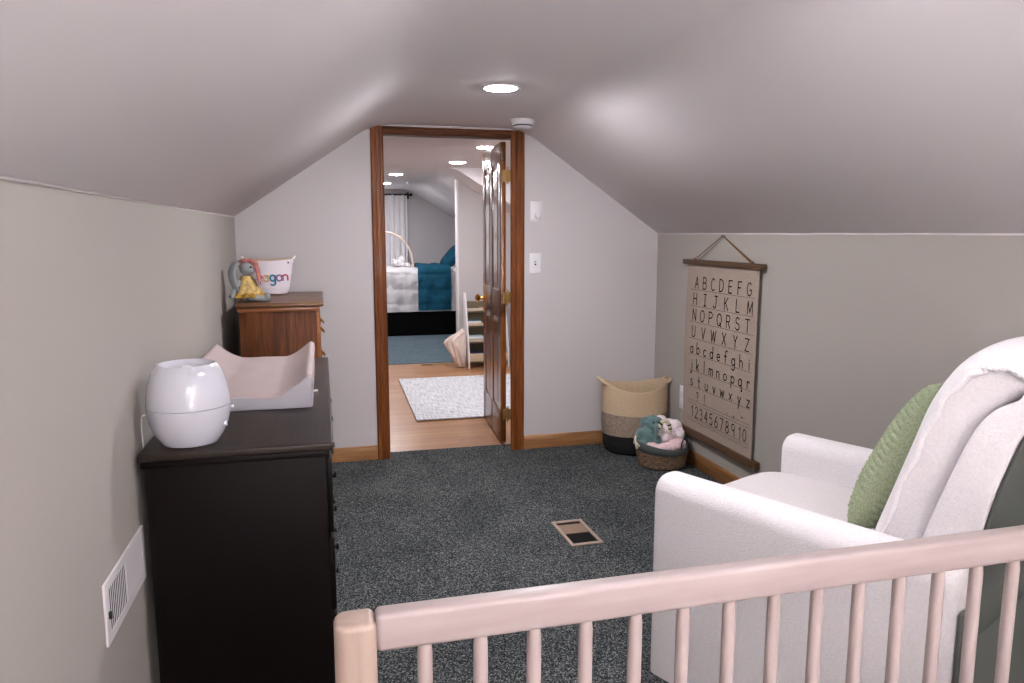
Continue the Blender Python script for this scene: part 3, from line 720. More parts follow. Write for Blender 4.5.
def ribbon(bm, pts, w, put, mi=0, th=.0008):
    """flat pen stroke with round-ish ends; put(a, b, h) maps letter plane to space"""
    P = [Vector(p) for p in pts]; L, Rr = [], []
    for i, p in enumerate(P):
        d0 = (P[i] - P[i - 1]).normalized() if i else None
        d1 = (P[i + 1] - P[i]).normalized() if i < len(P) - 1 else None
        if d0 is None: d0 = d1
        if d1 is None: d1 = d0
        t = d0 + d1
        if t.length < .2: t = d1
        t.normalize(); n = Vector((-t.y, t.x)); k = 1 / max(.55, n.dot(Vector((-d1.y, d1.x))))
        e = Vector((0, 0))
        if i == 0 and (P[0] - P[-1]).length > 1e-4: e = -d1 * w * .4
        if i == len(P) - 1 and (P[0] - P[-1]).length > 1e-4: e = d0 * w * .4
        L.append(p + n * w * .5 * k + e); Rr.append(p - n * w * .5 * k + e)
    tv = [(bm.verts.new(put(a.x, a.y, th)), bm.verts.new(put(b.x, b.y, th))) for a, b in zip(L, Rr)]
    for (a, b), (c, d) in zip(tv, tv[1:]):
        f = bm.faces.new((a, c, d, b)); f.material_index = mi
def glyph(bm, ch, w, height, cx, put, mi=0):
    st_ = G[ch]; xs = [p[0] for s in st_ for p in s]; mid = (min(xs) + max(xs)) / 2
    for s in st_:
        P = [Vector(((p[0] - mid) * height + cx, p[1] * height)) for p in s]; run = [P[0]]
        for i in range(1, len(P)):
            run.append(P[i])
            if i < len(P) - 1 and (P[i] - P[i - 1]).normalized().dot((P[i + 1] - P[i]).normalized()) < .3:
                ribbon(bm, run, w, put, mi); run = [P[i]]
        ribbon(bm, run, w, put, mi)

# ------------------------------------------------------------------ alphabet chart on the right wall
AC = T('alphabet_chart', 'canvas alphabet and number chart hanging from twine on the right wall', 'wall chart', (XR, 3.84, 0))
yc = 3.84
def bill(y, z): return -.020 - .010 * math.sin(max(0, min(1, (z - .25) / 1.0)) * PI) * (0.4 + 0.6 * ((y - 3.42) / .85)) 
bm = NB()
fs = grid(bm, 24, 40, lambda i, j: (bill(3.462 + .785 * i, .23 + 1.03 * j), 3.462 + .785 * i - yc, .23 + 1.03 * j))
solid(bm, fs, .0014); O('canvas_sheet', bm, 'canvas', AC)
bm = NB(); box(bm, (-.038, 3.425 - yc, 1.250), (-.006, 4.29 - yc, 1.279), .002); O('top_rail', bm, 'walnut', AC)
bm = NB(); box(bm, (-.038, 3.40 - yc, .196), (-.006, 4.275 - yc, .236), .002); O('bottom_rail', bm, 'walnut', AC)
bm = NB()
for dx in (0, -.006):
    tube(bm, [(-.022 + dx, 4.16 + dx * 2 - yc, 1.281), (-.012, 3.862 - yc, 1.422)], .0028, 6); tube(bm, [(-.022 + dx, 3.525 - dx * 2 - yc, 1.281), (-.012, 3.862 - yc, 1.422)], .0028, 6)
for yy in (4.16, 3.525):
    ball(bm, (-.024, yy - yc, 1.283), .007, 2); 
O('hanging_twine', bm, 'twine', AC)
bm = NB(); tube(bm, [(0, 3.862 - yc, 1.419), (-.02, 3.862 - yc, 1.421)], .0025, 8); lathe(bm, [(0, -.0), (.005, 0), (.005, .002), (0, .002)], 12, (-.02, 3.862 - yc, 1.421)); O('nail', bm, 'black', AC)
bm = NB(); bl = NB()
def putrow(zb):
    return lambda a, b, h: (bill(-a + yc, zb + b) - .0016 - h, -a, zb + b)
rows = [('ABCDEFG', 1.108, .068, 4.12, 3.545), ('HIJKLM', 1.010, .068, 4.13, 3.53), ('NOPQRST', .913, .068, 4.13, 3.545), ('UVWXYZ', .812, .066, 4.13, 3.54),
        ('abcdefghi', .713, .070, 4.145, 3.51), ('jklmnopqr', .612, .070, 4.145, 3.51), ('stuvwxyz', .512, .070, 4.135, 3.505)]
for txt, zb, hh, ya, yb in rows:
    for i, ch in enumerate(txt):
        glyph(bm, ch, .0068, hh, -(ya + (yb - ya) * i / (len(txt) - 1) - yc), putrow(zb))
for ch, yy in (('?', 4.06), ('!', 3.975), ('.', 3.72), (',', 3.645), ('-', 3.56)): glyph(bm, ch, .0055, .052, -(yy - yc), putrow(.427))
for ch, yy in zip('1234567891', [4.125, 4.07, 4.012, 3.952, 3.893, 3.832, 3.772, 3.71, 3.648, 3.58]): glyph(bm, ch, .0062, .066, -(yy - yc), putrow(.318))
glyph(bm, '0', .0062, .066, -(3.53 - yc), putrow(.318))
O('lettering', bm, 'ink', AC, smooth=0, label='dark printed letters and numbers')
for zb in (1.098, 1.0, .903, .802, .704, .603, .504, .418, .40, .308, .29):
    ribbon(bl, [(-(4.185 - q * .7 / 12 - yc), 0) for q in range(13)], .0022, putrow(zb), th=.0004)
O('ruled_lines', bl, 'inkline', AC, smooth=0, label='thin brown ruled lines')

# ------------------------------------------------------------------ tall rope basket in the corner
def coil_profile(pts, pitch=.011, amp=.0022):
    """resample an outline and add rope-coil ridges"""
    out = []; P = [Vector(p) for p in pts]
    for a, b in zip(P, P[1:]):
        d = b - a; n = max(1, round(d.length / (pitch / 4))); t = Vector((d.y, -d.x)).normalized()
        for k in range(n):
            q = a + d * k / n; L_ = q.y
            q = q + t * amp * abs(math.sin(PI * L_ / pitch)); out.append((q.x, q.y))
    out.append(tuple(P[-1])); return out
TB = T('rope_basket', 'tall three-tone rope basket with ear handles in the corner by the right wall', 'basket', (1.985, 4.535, 0), R(-6))
def wtall(v, a):
    v = Vector((v.x, v.y * .84, v.z))
    k = max(0, v.z / .45)
    s = 1 + .05 * k
    x = v.x * (1.0 + .10 * k); y = v.y * (1 - .12 * k)
    z = v.z
    ends = math.cos(a) ** 2
    z += k ** 3 * (.028 * ends - .035 * (1 - ends) * (1 if math.sin(a) < 0 else .3))
    y += -.012 * k * math.sin(a) * (1 - ends)
    return Vector((x, y, z))
def seg(pr, name, mat):
    bm = NB(); lathe(bm, coil_profile(pr), 72, warp=wtall); return O(name, bm, mat, TB, smooth=80)
seg([(0, .002), (.165, .002), (.190, .018), (.203, .06), (.206, .128)], 'black_base', 'ropeblack')
seg([(.206, .128), (.208, .20), (.206, .268)], 'grey_band', 'ropegrey')
seg([(.206, .268), (.203, .34), (.198, .445)], 'natural_top', 'rope')
bm = NB(); lathe(bm, [(.198, .445), (.194, .451), (.189, .446), (.186, .40), (.195, .268), (.197, .06), (.16, .012), (0, .012)], 72, warp=wtall); O('lining', bm, 'rope', TB, smooth=80)
for s in (-1, 1):
    bm = NB(); c = wtall(Vector((s * .197, 0, .445)), 0 if s > 0 else PI)
    pts = [(c.x + s * (-.012 + .046 * math.sin(t)), .050 * math.cos(t), c.z - .012 + .030 * math.sin(t)) for t in [i * PI / 14 for i in range(15)]]
    for o_ in (0, .010): tube(bm, [(p[0] + s * o_ * .2, p[1] * (1 - o_ * 8), p[2] + o_) for p in pts], .0085, 8)
    O('handle', bm, 'rope', TB, smooth=80)

# ------------------------------------------------------------------ small wicker basket with soft things
SB = T('wicker_basket', 'small round wicker basket with grey-green rim full of plush and cloths', 'basket', (2.026, 4.190, 0), R(8))
SB.scale = (1.05, 1.05, 1.12)
def wv(v, a):
    k = max(0, v.z / .13); sag = -.014 * math.cos(2 * a) * k ** 2
    return Vector((v.x * (1 + .0 * k), v.y * (1), v.z - sag * -1 if False else v.z + .012 * k ** 2 * math.cos(2 * a)))
def weave(v, a):
    r = math.hypot(v.x, v.y); w = .003 * math.sin(a * 22 + PI * round(v.z / .014))
    q = Vector((v.x * (1 + w / max(r, .01)), v.y * (1 + w / max(r, .01)), v.z)); return wv(q, a)
bm = NB(); pr = [(0, .002), (.120, .002), (.130, .006)]
for i in range(27): 
    z = .008 + i * .0032; pr.append((.132 + .030 * (z / .13) + .0022 * abs(math.sin(PI * z / .014)), z))
lathe(bm, pr, 132, warp=weave); O('wicker_body', bm, 'wicker', SB, smooth=80)
bm = NB(); lathe(bm, [(.152, .088), (.158, .092), (.163, .115), (.165, .132), (.162, .137), (.157, .134), (.152, .10), (.13, .02), (0, .014)], 72, warp=wv); O('fabric_rim', bm, 'band', SB, smooth=80)
for ang, mt in ((-72, 'leather'), (175, 'cream')):
    a0 = R(ang); bm = NB(); t_ = Vector((-math.sin(a0), math.cos(a0), 0)); c = Vector((math.cos(a0), math.sin(a0), 0)) * .164
    ht = .060 if mt == 'leather' else .02
    tube(bm, [c * (1.01 + (.05 if mt == 'cream' else .0) * math.sin(t)) + t_ * (.034 * math.cos(t)) + Vector((0, 0, .124 + ht * math.sin(t))) for t in [i * PI / 14 for i in range(15)]], .0042, 8)
    O('handle', bm, mt, SB, smooth=80, label='black leather loop handle' if mt == 'leather' else 'cream cloth loop handle')

# teal plush elephant sitting in the basket
sbc = Vector((2.022, 4.205, 0))
TE = T('plush_elephant', 'dusty teal plush elephant on the left of the small wicker basket', 'plush toy', (1.938, 4.195, .112))
TE.scale = (1.12, 1.12, 1.12)
bm = NB()
ball(bm, (-.02, .0, .068), (.062, .055, .055)); ball(bm, (.018, -.008, .145), (.044, .042, .042))
ball(bm, (-.060, -.022, .085), (.020, .02, .030)); ball(bm, (.016, -.052, .132), (.017, .02, .017)); ball(bm, (.013, -.066, .112), (.014, .014, .02)); ball(bm, (.012, -.068, .092), (.012, .012, .018))
ball(bm, (-.045, -.035, .036), (.026, .026, .032)); ball(bm, (.028, -.045, .055), (.026, .03, .03))
ball(bm, (-.026, .004, .150), (.026, .012, .032), rot=Matrix.Rotation(R(35), 3, 'Y')); ball(bm, (.060, .006, .142), (.026, .012, .034), rot=Matrix.Rotation(R(-30), 3, 'Y'))
displace(remesh(O('body', bm, 'teal', TE), .005, 3), .02, .004)
for x in (.002, .034):
    bm = NB(); ball(bm, (x, -.048, .155), .005, 2); O('eye', bm, 'black', TE)
bm = NB(); tube(bm, bez([(-.070, .0, .075), (-.088, -.014, .06), (-.084, -.024, .03), (-.078, -.022, .01)]), [.006] * 31 if False else .007, 8); O('tail', bm, 'cream', TE, smooth=80)

def blob(name, cs, mat, label, cat, vox=.005, dscale=.03, dstr=.012, group=None, pivot=None, grow=1.15):
    bm = NB()
    for c, r in cs:
        if pivot: c = tuple(pivot[q] + (c[q] - pivot[q]) * grow for q in range(3)); r = tuple(q * grow for q in r)
        ball(bm, c, r)
    o = O(name, bm, mat, label=label, cat=cat, group=group); displace(remesh(o, vox, 2), dscale, dstr); return o
blob('plush_lamb', [((2.060, 4.245, .165), (.058, .052, .048)), ((2.052, 4.255, .214), (.032, .030, .030)), ((2.106, 4.215, .196), (.034, .032, .032)), ((2.085, 4.235, .195), (.045, .04, .035)), ((2.012, 4.225, .160), (.040, .035, .036)), ((2.120, 4.195, .165), (.024, .022, .034)), ((2.05, 4.21, .158), (.05, .04, .035))],
     'whitepink', 'fluffy white plush lamb with pale pink dots heaped in the small wicker basket', 'plush toy', dscale=.018, dstr=.012, pivot=(2.085, 4.26, .085), grow=1.36)
blob('dotted_cloth', [((2.005, 4.120, .122), (.060, .034, .026)), ((1.935, 4.135, .128), (.040, .030, .024)), ((2.065, 4.110, .136), (.044, .034, .034)), ((2.105, 4.130, .130), (.03, .03, .034)), ((2.03, 4.105, .125), (.05, .03, .03))],
     'pinkdot', 'pink cloth with white dots over the front of the small wicker basket', 'cloth', dscale=.025, dstr=.014, pivot=(2.015, 4.17, .06))
bm = NB(); rp = bez([(1.972, 4.150, .215), (1.978, 4.135, .262), (2.000, 4.125, .296), (2.030, 4.125, .286), (2.046, 4.128, .250), (2.052, 4.135, .215)], 40)
for q in range(0, len(rp) - 2, 2): tube(bm, rp[q:q + 3], .0115, 10, mi=(q // 4) % 2 if (q // 2) % 3 == 0 else 0)
O('striped_ribbon', bm, [plain('cream_ribbon', (224, 214, 186), .9), plain('black_ribbon', (26, 26, 28), .9)], smooth=80, label='cream and black striped ribbon loop between the teal elephant and the white lamb', cat='ribbon')

# ------------------------------------------------------------------ white glider armchair
AT = R(25.2)
AR = T('armchair', 'white boucle glider armchair beside the right wall', 'armchair', (.962, 2.046, 0), AT)
KS = .955
def nf(P): return [(a * KS, b * KS + .0646) for a, b in P]
CW, AL, AH, AWD = .843, .86, .704, .132
def arm(u0, nm):
    bm = NB(); r = .055
    pr = [(u0, .058)]
    pr += [(u0, AH - r)] + [(u0 + r - r * math.cos(t), AH - r + r * math.sin(t)) for t in [R(a) for a in range(10, 91, 10)]]
    pr += [(u0 + AWD - r + r * math.sin(t), AH - r + r * math.cos(t)) for t in [R(a) for a in range(0, 91, 10)]] + [(u0 + AWD, .058)]
    prism(bm, pr, 'y', -AL, 0.0, bev=.022, seg=4)
    return O(nm, bm, 'boucle', AR, smooth=60)
arm(0, 'armrest'); arm(CW - AWD, 'armrest')
def pil(bm, cx, cy, cz, hx, hy, hz, px=.35, crown=.02, n=28, sq=5.0):
    """soft cushion block: superellipse box"""
    v = bmesh.ops.create_icosphere(bm, subdivisions=5, radius=1.0)['verts']
    for w in v:
        d = w.co.normalized(); m = (abs(d.x) ** sq + abs(d.y) ** sq + abs(d.z) ** sq) ** (1 / sq); q = d / m
        z = q.z * hz + crown * max(0, q.z) * (1 - q.x ** 2) * (1 - q.y ** 2)
        w.co = Vector((cx + q.x * hx, cy + q.y * hy, cz + z))
bm = NB(); pil(bm, CW / 2, -.30, .502, (CW - 2 * AWD) / 2 + .004, .345, .085, crown=.022, sq=7); O('seat_cushion', bm, 'boucle_in', AR, smooth=180)
bm = NB(); box(bm, (AWD - .01, -.72, .06), (CW - AWD + .01, -.015, .43), .02, 3); O('front_rail', bm, 'boucle', AR)
# backrest cushion and shell from side profiles (v, z)
front = [(-.585, .46), (-.612, .55), (-.640, .635), (-.686, .752), (-.738, .885), (-.788, 1.01), (-.836, 1.100), (-.884, 1.160), (-.926, 1.186), (-.972, 1.186), (-1.005, 1.168), (-1.025, 1.135)]
backc = [(-.735, .46), (-.757, .56), (-.784, .694), (-.838, .875), (-.882, .995), (-.918, 1.045), (-.943, 1.062), (-.958, 1.072), (-.966, 1.080), (-.970, 1.088), (-.973, 1.094), (-.975, 1.10)]
shellb = [(-.85, .46), (-.868, .56), (-.895, .72), (-.921, .853), (-.953, .97), (-.972, 1.015), (-.985, 1.04), (-.990, 1.06), (-.990, 1.075), (-.988, 1.085), (-.985, 1.092), (-.980, 1.10)]
front = [(a - .010 + .060 * min(1, k / 5), b - .004 - .022 * max(0, k - 3) / 8 - .022 * max(0, min(1, (k - 6) / 2))) for k, (a, b) in enumerate(front)]
backc = [(a, b - .015) for a, b in backc]; shellb = [(a, b - .02) for a, b in shellb]
backc = [(-.745, .40)] + backc; shellb = [(-.865, .40)] + shellb; shellb[1] = (-.872, .46)
front = [(-.56, .40)] + front
front, backc, shellb = nf(front), nf(backc), nf(shellb)
u0, u1 = .120, CW - .120
def dens(P, n=40):
    q = bez([(0, a, b) for a, b in P], n * 1); return [(v.y, v.z) for v in q]
Fd, Bd = dens(front, 44), dens(backc, 44)
nn = min(len(Fd), len(Bd))
bm = NB(); NA = 40
def fback(i, j):
    """closed section loop around (u), swept up the profile (j)"""
    k = j * (nn - 1); a = int(min(nn - 2, math.floor(k))); t = k - a
    f = Vector(Fd[a]).lerp(Vector(Fd[a + 1]), t); b = Vector(Bd[a]).lerp(Vector(Bd[a + 1]), t)
    ang = 2 * PI * i; cu, sv = math.cos(ang), math.sin(ang); p = 4.5
    m = (abs(cu) ** p + abs(sv) ** p) ** (1 / p); cu, sv = cu / m, sv / m
    mid = (f + b) / 2; half = (f - b) / 2
    P_ = mid + half * sv
    tuck = 1 - .10 * (1 - sv) / 2
    wob = .005 * noise.noise((j * 9, ang * 2, 2))
    crown = (.030 * (1 - cu * cu) if sv > 0 else 0) * min(1, (1 - j) * 5)
    dirf = half.normalized() if half.length > 1e-5 else Vector((0, 0))
    P_ = P_ + dirf * (crown - .030 * 0)
    return ((u0 + u1) / 2 + cu * (u1 - u0) / 2 * tuck + wob, P_.x, P_.y)
fs = grid(bm, 64, 60, fback, close_u=True)
bmesh.ops.holes_fill(bm, edges=[e for e in bm.edges if e.is_boundary], sides=0); bmesh.ops.recalc_face_normals(bm, faces=bm.faces[:])
BC = O('back_cushion', bm, 'boucle', AR, smooth=180)
# gathered seam near the front edge of the back cushion's side
for s in (0, 1):
    bm = NB(); pts = []
    for k in range(80):
        j = k / 79 * .93; a = j * (nn - 1); i_ = int(min(nn - 2, a)); f = Vector(Fd[i_]).lerp(Vector(Fd[i_ + 1]), a - i_); b = Vector(Bd[i_]).lerp(Vector(Bd[i_ + 1]), a - i_)
        P_ = f.lerp(b, .24 + .03 * math.sin(k * .8)); uu = (u0 + .004 - .006 * abs(math.sin(k * 1.3))) if s == 0 else (u1 - .004 + .006 * abs(math.sin(k * 1.3)))
        pts.append((uu, P_.x, P_.y))
    tube(bm, pts, .008, 8); O('gathered_seam', bm, 'boucle', BC, smooth=180)
bm = NB()
pts = [(u0 + .008, *p) for p in Bd[:int(nn * .9)]]; tube(bm, pts, .004, 6); O('piping', bm, 'seam', BC, smooth=180)
bm = NB(); Bs, Ss = dens(backc, 44), dens(shellb, 44); ns = min(len(Bs), len(Ss))
poly = [(Bs[k][0] + .012, Bs[k][1]) for k in range(ns)] + [Ss[k] for k in range(ns - 1, -1, -1)]
prism(bm, poly, 'x', u0 - .012, u1 + .012, bev=.010, seg=3); O('back_shell', bm, 'boucle', AR, smooth=60)
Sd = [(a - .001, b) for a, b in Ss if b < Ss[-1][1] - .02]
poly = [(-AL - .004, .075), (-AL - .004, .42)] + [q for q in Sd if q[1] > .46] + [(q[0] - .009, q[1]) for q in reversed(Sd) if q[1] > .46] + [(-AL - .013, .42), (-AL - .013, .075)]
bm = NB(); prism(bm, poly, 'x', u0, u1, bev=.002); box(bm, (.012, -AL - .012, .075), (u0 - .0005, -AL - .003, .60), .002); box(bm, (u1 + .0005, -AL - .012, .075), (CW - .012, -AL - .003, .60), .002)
O('rear_shade_panel', bm, plain('rear_shade_grey', (84, 88, 84), .9, bump=(200, .2, .002), spec=.15), AR, smooth=40, label='dark grey back panel, shade put into its colour')  # darkened colour stands for the shade on the chair's rear
bm = NB(); box(bm, (.10, -.80, .09), (CW - .10, -.70, .44), .01); O('recline_frame', bm, 'black', AR)
bm = NB(); lathe(bm, [(0, .0), (.30, 0), (.31, .012), (.30, .024), (.05, .03), (.045, .08), (0, .08)], 48, (CW / 2, -.42, 0)); O('swivel_base', bm, 'black', AR)

# sage knit pillow leaning on the backrest
PLW = T('throw_pillow', 'sage green knitted pillow leaning on the armchair back', 'pillow', (0, 0, 0))
PLW.parent = None
cosA, sinA = math.cos(AT), math.sin(AT)
def ch2w(u, v, z): return Vector((.962 + u * cosA - v * sinA, 2.046 + u * sinA + v * cosA, z))
PLW.location = ch2w(.40, -.525, .60)
bm = NB(); hw = .235; N = 200
lean = R(24)      # from vertical, towards -v
def fp(side):
    def f(i, j):
        a, b = -1 + 2 * i, -1 + 2 * j
        e = (1 - abs(a) ** 2.6) * (1 - abs(b) ** 2.6); t = .080 * max(0, e) ** .55
        pinch = 1 - .045 * (1 - abs(b) ** 2) * 0 - .05 * (1 - (1 - a * a)) * 0
        x = a * hw * .86 * (1 - .05 * (1 - abs(b)) * 0 - .045 * (b * b < 1) * (1 - b * b) * abs(a) ** 2 * .8); y = b * hw * (1 - .045 * (1 - a * a) * abs(b) ** 2)
        # raised chunky knit: staggered bumps
        row = b * 12; colu = a * 9 + (.5 if int(math.floor(row)) % 2 else 0)
        kn = abs(math.sin(PI * row)) * (.35 + .65 * abs(math.sin(PI * colu)))
        t2 = t + .012 * kn * min(1, e * 6)
        return Vector((x, side * t2, y))
    return f
def place(v, tilt=R(45) * 0):
    # local pillow: x across, y = thickness (+ forward), z up; lean back about x
    z = v.z * math.cos(lean) + v.y * math.sin(lean); y = v.y * math.cos(lean) - v.z * math.sin(lean)
    return Vector((v.x, y, z))
for s in (1, -1):
    f0 = fp(s)
    grid(bm, N, N, lambda i, j: place(f0(i, j)))
bmesh.ops.remove_doubles(bm, verts=bm.verts[:], dist=.0006); bmesh.ops.recalc_face_normals(bm, faces=bm.faces[:])
c0 = place(Vector((0, 0, -hw)))
O('knit_cover', bm, 'knit', PLW, loc=(0, -.09, .235), rot=(0, R(6), 0), smooth=180)
PLW.rotation_euler = (0, 0, AT)

# ------------------------------------------------------------------ crib in front of the camera
CB = T('crib', 'pale pinkish wooden crib with round spindles in the foreground', 'crib', (0.028, 1.02, 0), R(0.9))
CLn, CD = 1.36, .70
def post(x, y, sgn):
    bm = NB(); pw = .058; r = .020
    pl = []
    # plan section with the outer corner generously rounded
    pts = [(-pw / 2, -pw / 2), (pw / 2, -pw / 2), (pw / 2, pw / 2), (-pw / 2, pw / 2)]
    rad = {0: r if sgn < 0 else .012, 3: r if sgn < 0 else .012, 1: r if sgn > 0 else .012, 2: r if sgn > 0 else .012}
    for k, (px, py) in enumerate(pts):
        q = rad[k]; cx_, cy_ = px - math.copysign(q, px), py - math.copysign(q, py); a0 = [180, 270, 0, 90][k]
        pl += [(x + cx_ + q * math.cos(R(a0 + t)), y + cy_ + q * math.sin(R(a0 + t))) for t in (0, 22.5, 45, 67.5, 90)]
    prism(bm, pl, 'z', 0, .898, bev=.009, seg=5)
    return O('post', bm, 'pinepost', CB)
post(0, 0, -1); post(CLn, 0, 1); post(0, -CD, -1); post(CLn, -CD, 1)
def rail(name, lo, hi, mat, bev=.009):
    bm = NB(); box(bm, lo, hi, bev, 4); return O(name, bm, mat, CB)
rail('top_rail', (.0285, -.017, .847), (CLn - .03, .017, .905), 'pine'); rail('bottom_rail', (.0285, -.014, .16), (CLn - .03, .014, .215), 'pine')
rail('top_rail', (.0285, -CD - .017, .847), (CLn - .03, -CD + .017, .905), 'pine'); rail('bottom_rail', (.0285, -CD - .014, .16), (CLn - .03, -CD + .014, .215), 'pine')
for x in (0, CLn):
    rail('end_rail', (x - .014, -CD + .03, .74), (x + .014, -.03, .795), 'pine'); rail('end_rail', (x - .014, -CD + .03, .16), (x + .014, -.03, .215), 'pine')
def spin(x, y):
    bm = NB(); lathe(bm, [(.0085, .205), (.0112, .24), (.0112, .83), (.0085, .86)], 16, (x, y, 0)); return O('spindle', bm, 'pinev', CB, smooth=60)
sp0 = spin(.099, 0)
k = 0
for i in range(15):
    if i:
        c = sp0.copy(); c.parent = CB; COL.objects.link(c); c.location = (i * .0832, 0, 0)
    c = sp0.copy(); c.parent = CB; COL.objects.link(c); c.location = (i * .0832, -CD, 0)
for x in (0, CLn):
    for i in range(7):
        c = sp0.copy(); c.parent = CB; COL.objects.link(c); c.location = (x - .099, -.10 - i * .083, .03); c.scale = (1, 1, .85)
bm = NB(); box(bm, (.035, -CD + .03, .17), (CLn - .035, -.03, .20), .004); O('mattress_board', bm, 'pine', CB)

# ------------------------------------------------------------------ name basket and bunny on the chest
NBK = T('name_basket', 'white rope basket lettered in rainbow colours on the wooden chest', 'basket', (-.288, 4.47, 1.09), R(-4))
def wn(v, a):
    k = v.z / .20; e = math.cos(a) ** 2
    z = v.z + (.010 * e - .004) * k ** 3
    return Vector((v.x * (1 + .13 * k), v.y * (1 + .06 * k), z))
bm = NB(); lathe(bm, coil_profile([(0, .002), (.080, .002), (.096, .010), (.106, .04), (.114, .12), (.118, .196)], .008, .0012), 72, sx=1.0, sy=.72, warp=wn); O('rope_wall', bm, 'ropewhite', NBK, smooth=80)
bm = NB(); lathe(bm, [(.118, .196), (.1185, .202), (.114, .204), (.110, .19), (.10, .03), (.08, .010), (0, .010)], 72, sx=1.0, sy=.72, warp=wn); O('rim', bm, 'ropetan', NBK, smooth=80)
for s in (-1, 1):
    bm = NB(); pts = [(s * (.131 + .012 * math.sin(t)), .022 * math.cos(t), .198 + .016 * math.sin(t)) for t in [i * PI / 12 for i in range(13)]]; tube(bm, pts, .006, 8)
    ball(bm, (s * .131, -.024, .186), .007, 2); O('ear_handle', bm, 'ropewhite', NBK, smooth=80)
    bm = NB(); lathe(bm, [(0, .003), (.0045, .002), (.005, 0), (0, 0)], 12); xf(bm, bm.verts[:], Matrix.Translation((s * .112, -.0535, .182)) @ Matrix.Rotation(PI / 2, 4, 'X')); O('eyelet', bm, 'dark', NBK)
LC = [('e', (206, 96, 110), -.040), ('a', (226, 190, 140), -.006), ('g', (46, 132, 172), .029), ('a', (140, 120, 158), .063), ('n', (190, 66, 84), .093)]
def surf(x, z):
    k = z / .20; rr = .106 + .012 * z / .2
    X = x / (1 + .13 * k); s_ = max(0, 1 - (X / rr) ** 2) ** .5
    return -(rr * .72 * s_ * (1 + .06 * k)) - .0022
for ch, c, xx in LC:
    bm = NB(); zb = .082; hh = .060
    put = lambda a, b, h: (a, surf(a, zb + b) - h, zb + b)
    gl = [[p for p in s] for s in G[ch]]
    xs = [p[0] for s in gl for p in s]; mid = (min(xs) + max(xs)) / 2
    for s in gl:
        pl = [((p[0] - mid) * hh + xx, p[1] * hh) for p in s]
        dn = []
        for a, b in zip(pl, pl[1:]): dn += [(a[0] + (b[0] - a[0]) * t, a[1] + (b[1] - a[1]) * t) for t in (0, .33, .66)]
        dn.append(pl[-1]); tube(bm, [(a, surf(a, zb + b), zb + b) for a, b in dn], .0045, 8)
    O('letter', bm, plain('yarn_' + ch + str(xx), c, .9), NBK, smooth=80, label='%s yarn letter %s' % ({-.040: 'red', -.006: 'peach', .029: 'blue', .063: 'mauve', .093: 'crimson'}[xx], ch))

BN = T('bunny_doll', 'grey rag bunny with long ears and yellow dress sitting on the wooden chest', 'soft toy', (-.378, 4.05, 1.09), R(8))
bm = NB()
ball(bm, (0, .0, .06), (.042, .040, .060)); ball(bm, (.004, -.002, .118), (.020, .020, .022)); ball(bm, (.010, -.006, .172), (.039, .038, .041)); ball(bm, (.026, -.018, .160), (.022, .022, .022))
for s in (-1, 1):
    tb = NB(); 
    for q in range(8):
        t = q / 7; ball(bm, (.02 + .070 * t, s * .022 - .03 - .01 * t, .022 - .006 * t), (.018, .016, .017), 2)
    ball(bm, (.100, s * .024 - .04, .024), (.016, .017, .022), 2)
    tb.free()
for q in range(8):
    t = q / 7; ball(bm, (-.038 - .030 * t, -.028 - .02 * t, .105 - .075 * t), .0135, 2); ball(bm, (.040 + .02 * t, .01 - .02 * t, .105 - .06 * t), .0125, 2)
displace(remesh(O('body', bm, 'bunny', BN), .0045, 3), .02, .001)
def ear(name, pts, wid, mat_out):
    P_ = bez(pts, 24); n = len(P_); bm = NB()
    rr = [wid * (.45 + .55 * math.sin(PI * min(1, .12 + .88 * (i / (n - 1))) ** .9)) * (.3 if i == n - 1 else 1) for i in range(n)]
    tube(bm, P_, rr, 14, flat=.38); return O(name, bm, mat_out, BN, smooth=80)
e1 = ear('ear', [(-.022, -.006, .196), (-.050, -.022, .186), (-.064, -.034, .145), (-.058, -.042, .095), (-.040, -.046, .050)], .030, 'bunny')
e2 = ear('ear', [(.036, -.004, .198), (.056, -.010, .176), (.064, -.02, .13), (.068, -.03, .084)], .028, 'bunnypink')
bm = NB(); ball(bm, (.026, -.0435, .176), .0052, 2); ball(bm, (.046, -.012, .178), .0052, 2); O('eye', bm, 'black', BN)
bm = NB(); ball(bm, (.044, -.030, .162), (.006, .006, .004), 2); O('nose', bm, 'bunnypink', BN)
bm = NB()
for q in range(14):
    a = q * PI / 13; ball(bm, (.012 + .040 * math.cos(a), -.008 - .012 * math.sin(a * 2), .188 + .020 * math.sin(a)), (.015, .030, .011), 2)
ball(bm, (.034, -.034, .204), (.018, .014, .012)); ball(bm, (.0, -.034, .208), (.018, .014, .012)); ball(bm, (.046, -.03, .186), (.010, .014, .016))
displace(remesh(O('head_scarf', bm, 'bunnypink', BN), .004, 2), .012, .006)
bm = NB()
def dress(i, j):
    a = 2 * PI * i; k = j; r = .026 + .044 * k ** 1.2; w = .0035 * math.sin(a * 9 + k * 3) * k
    return (.004 + (r + w) * math.cos(a) * 1.05 + .008 * k, (r * .9 + w) * math.sin(a) - .004 * k, .130 - .090 * k)
solid(bm, grid(bm, 72, 18, dress, close_u=True), .002); O('dress', bm, 'yellow', BN, smooth=80)
bm = NB()
def hem(i, j):
    a = 2 * PI * i; front_ = max(0, -math.cos(a - R(200)) * -1)
    r = .064 + .022 * j; w = .006 * math.sin(a * 13) * (.4 + j)
    return (.012 + (r + w) * math.cos(a) * 1.06, (r * .9 + w) * math.sin(a) - .004, max(.003, .046 - .022 * j + .004 * math.sin(a * 7) - .0 * front_))
solid(bm, grid(bm, 104, 8, hem, close_u=True), .002); O('ruffle_hem', bm, 'hem', BN, smooth=80)

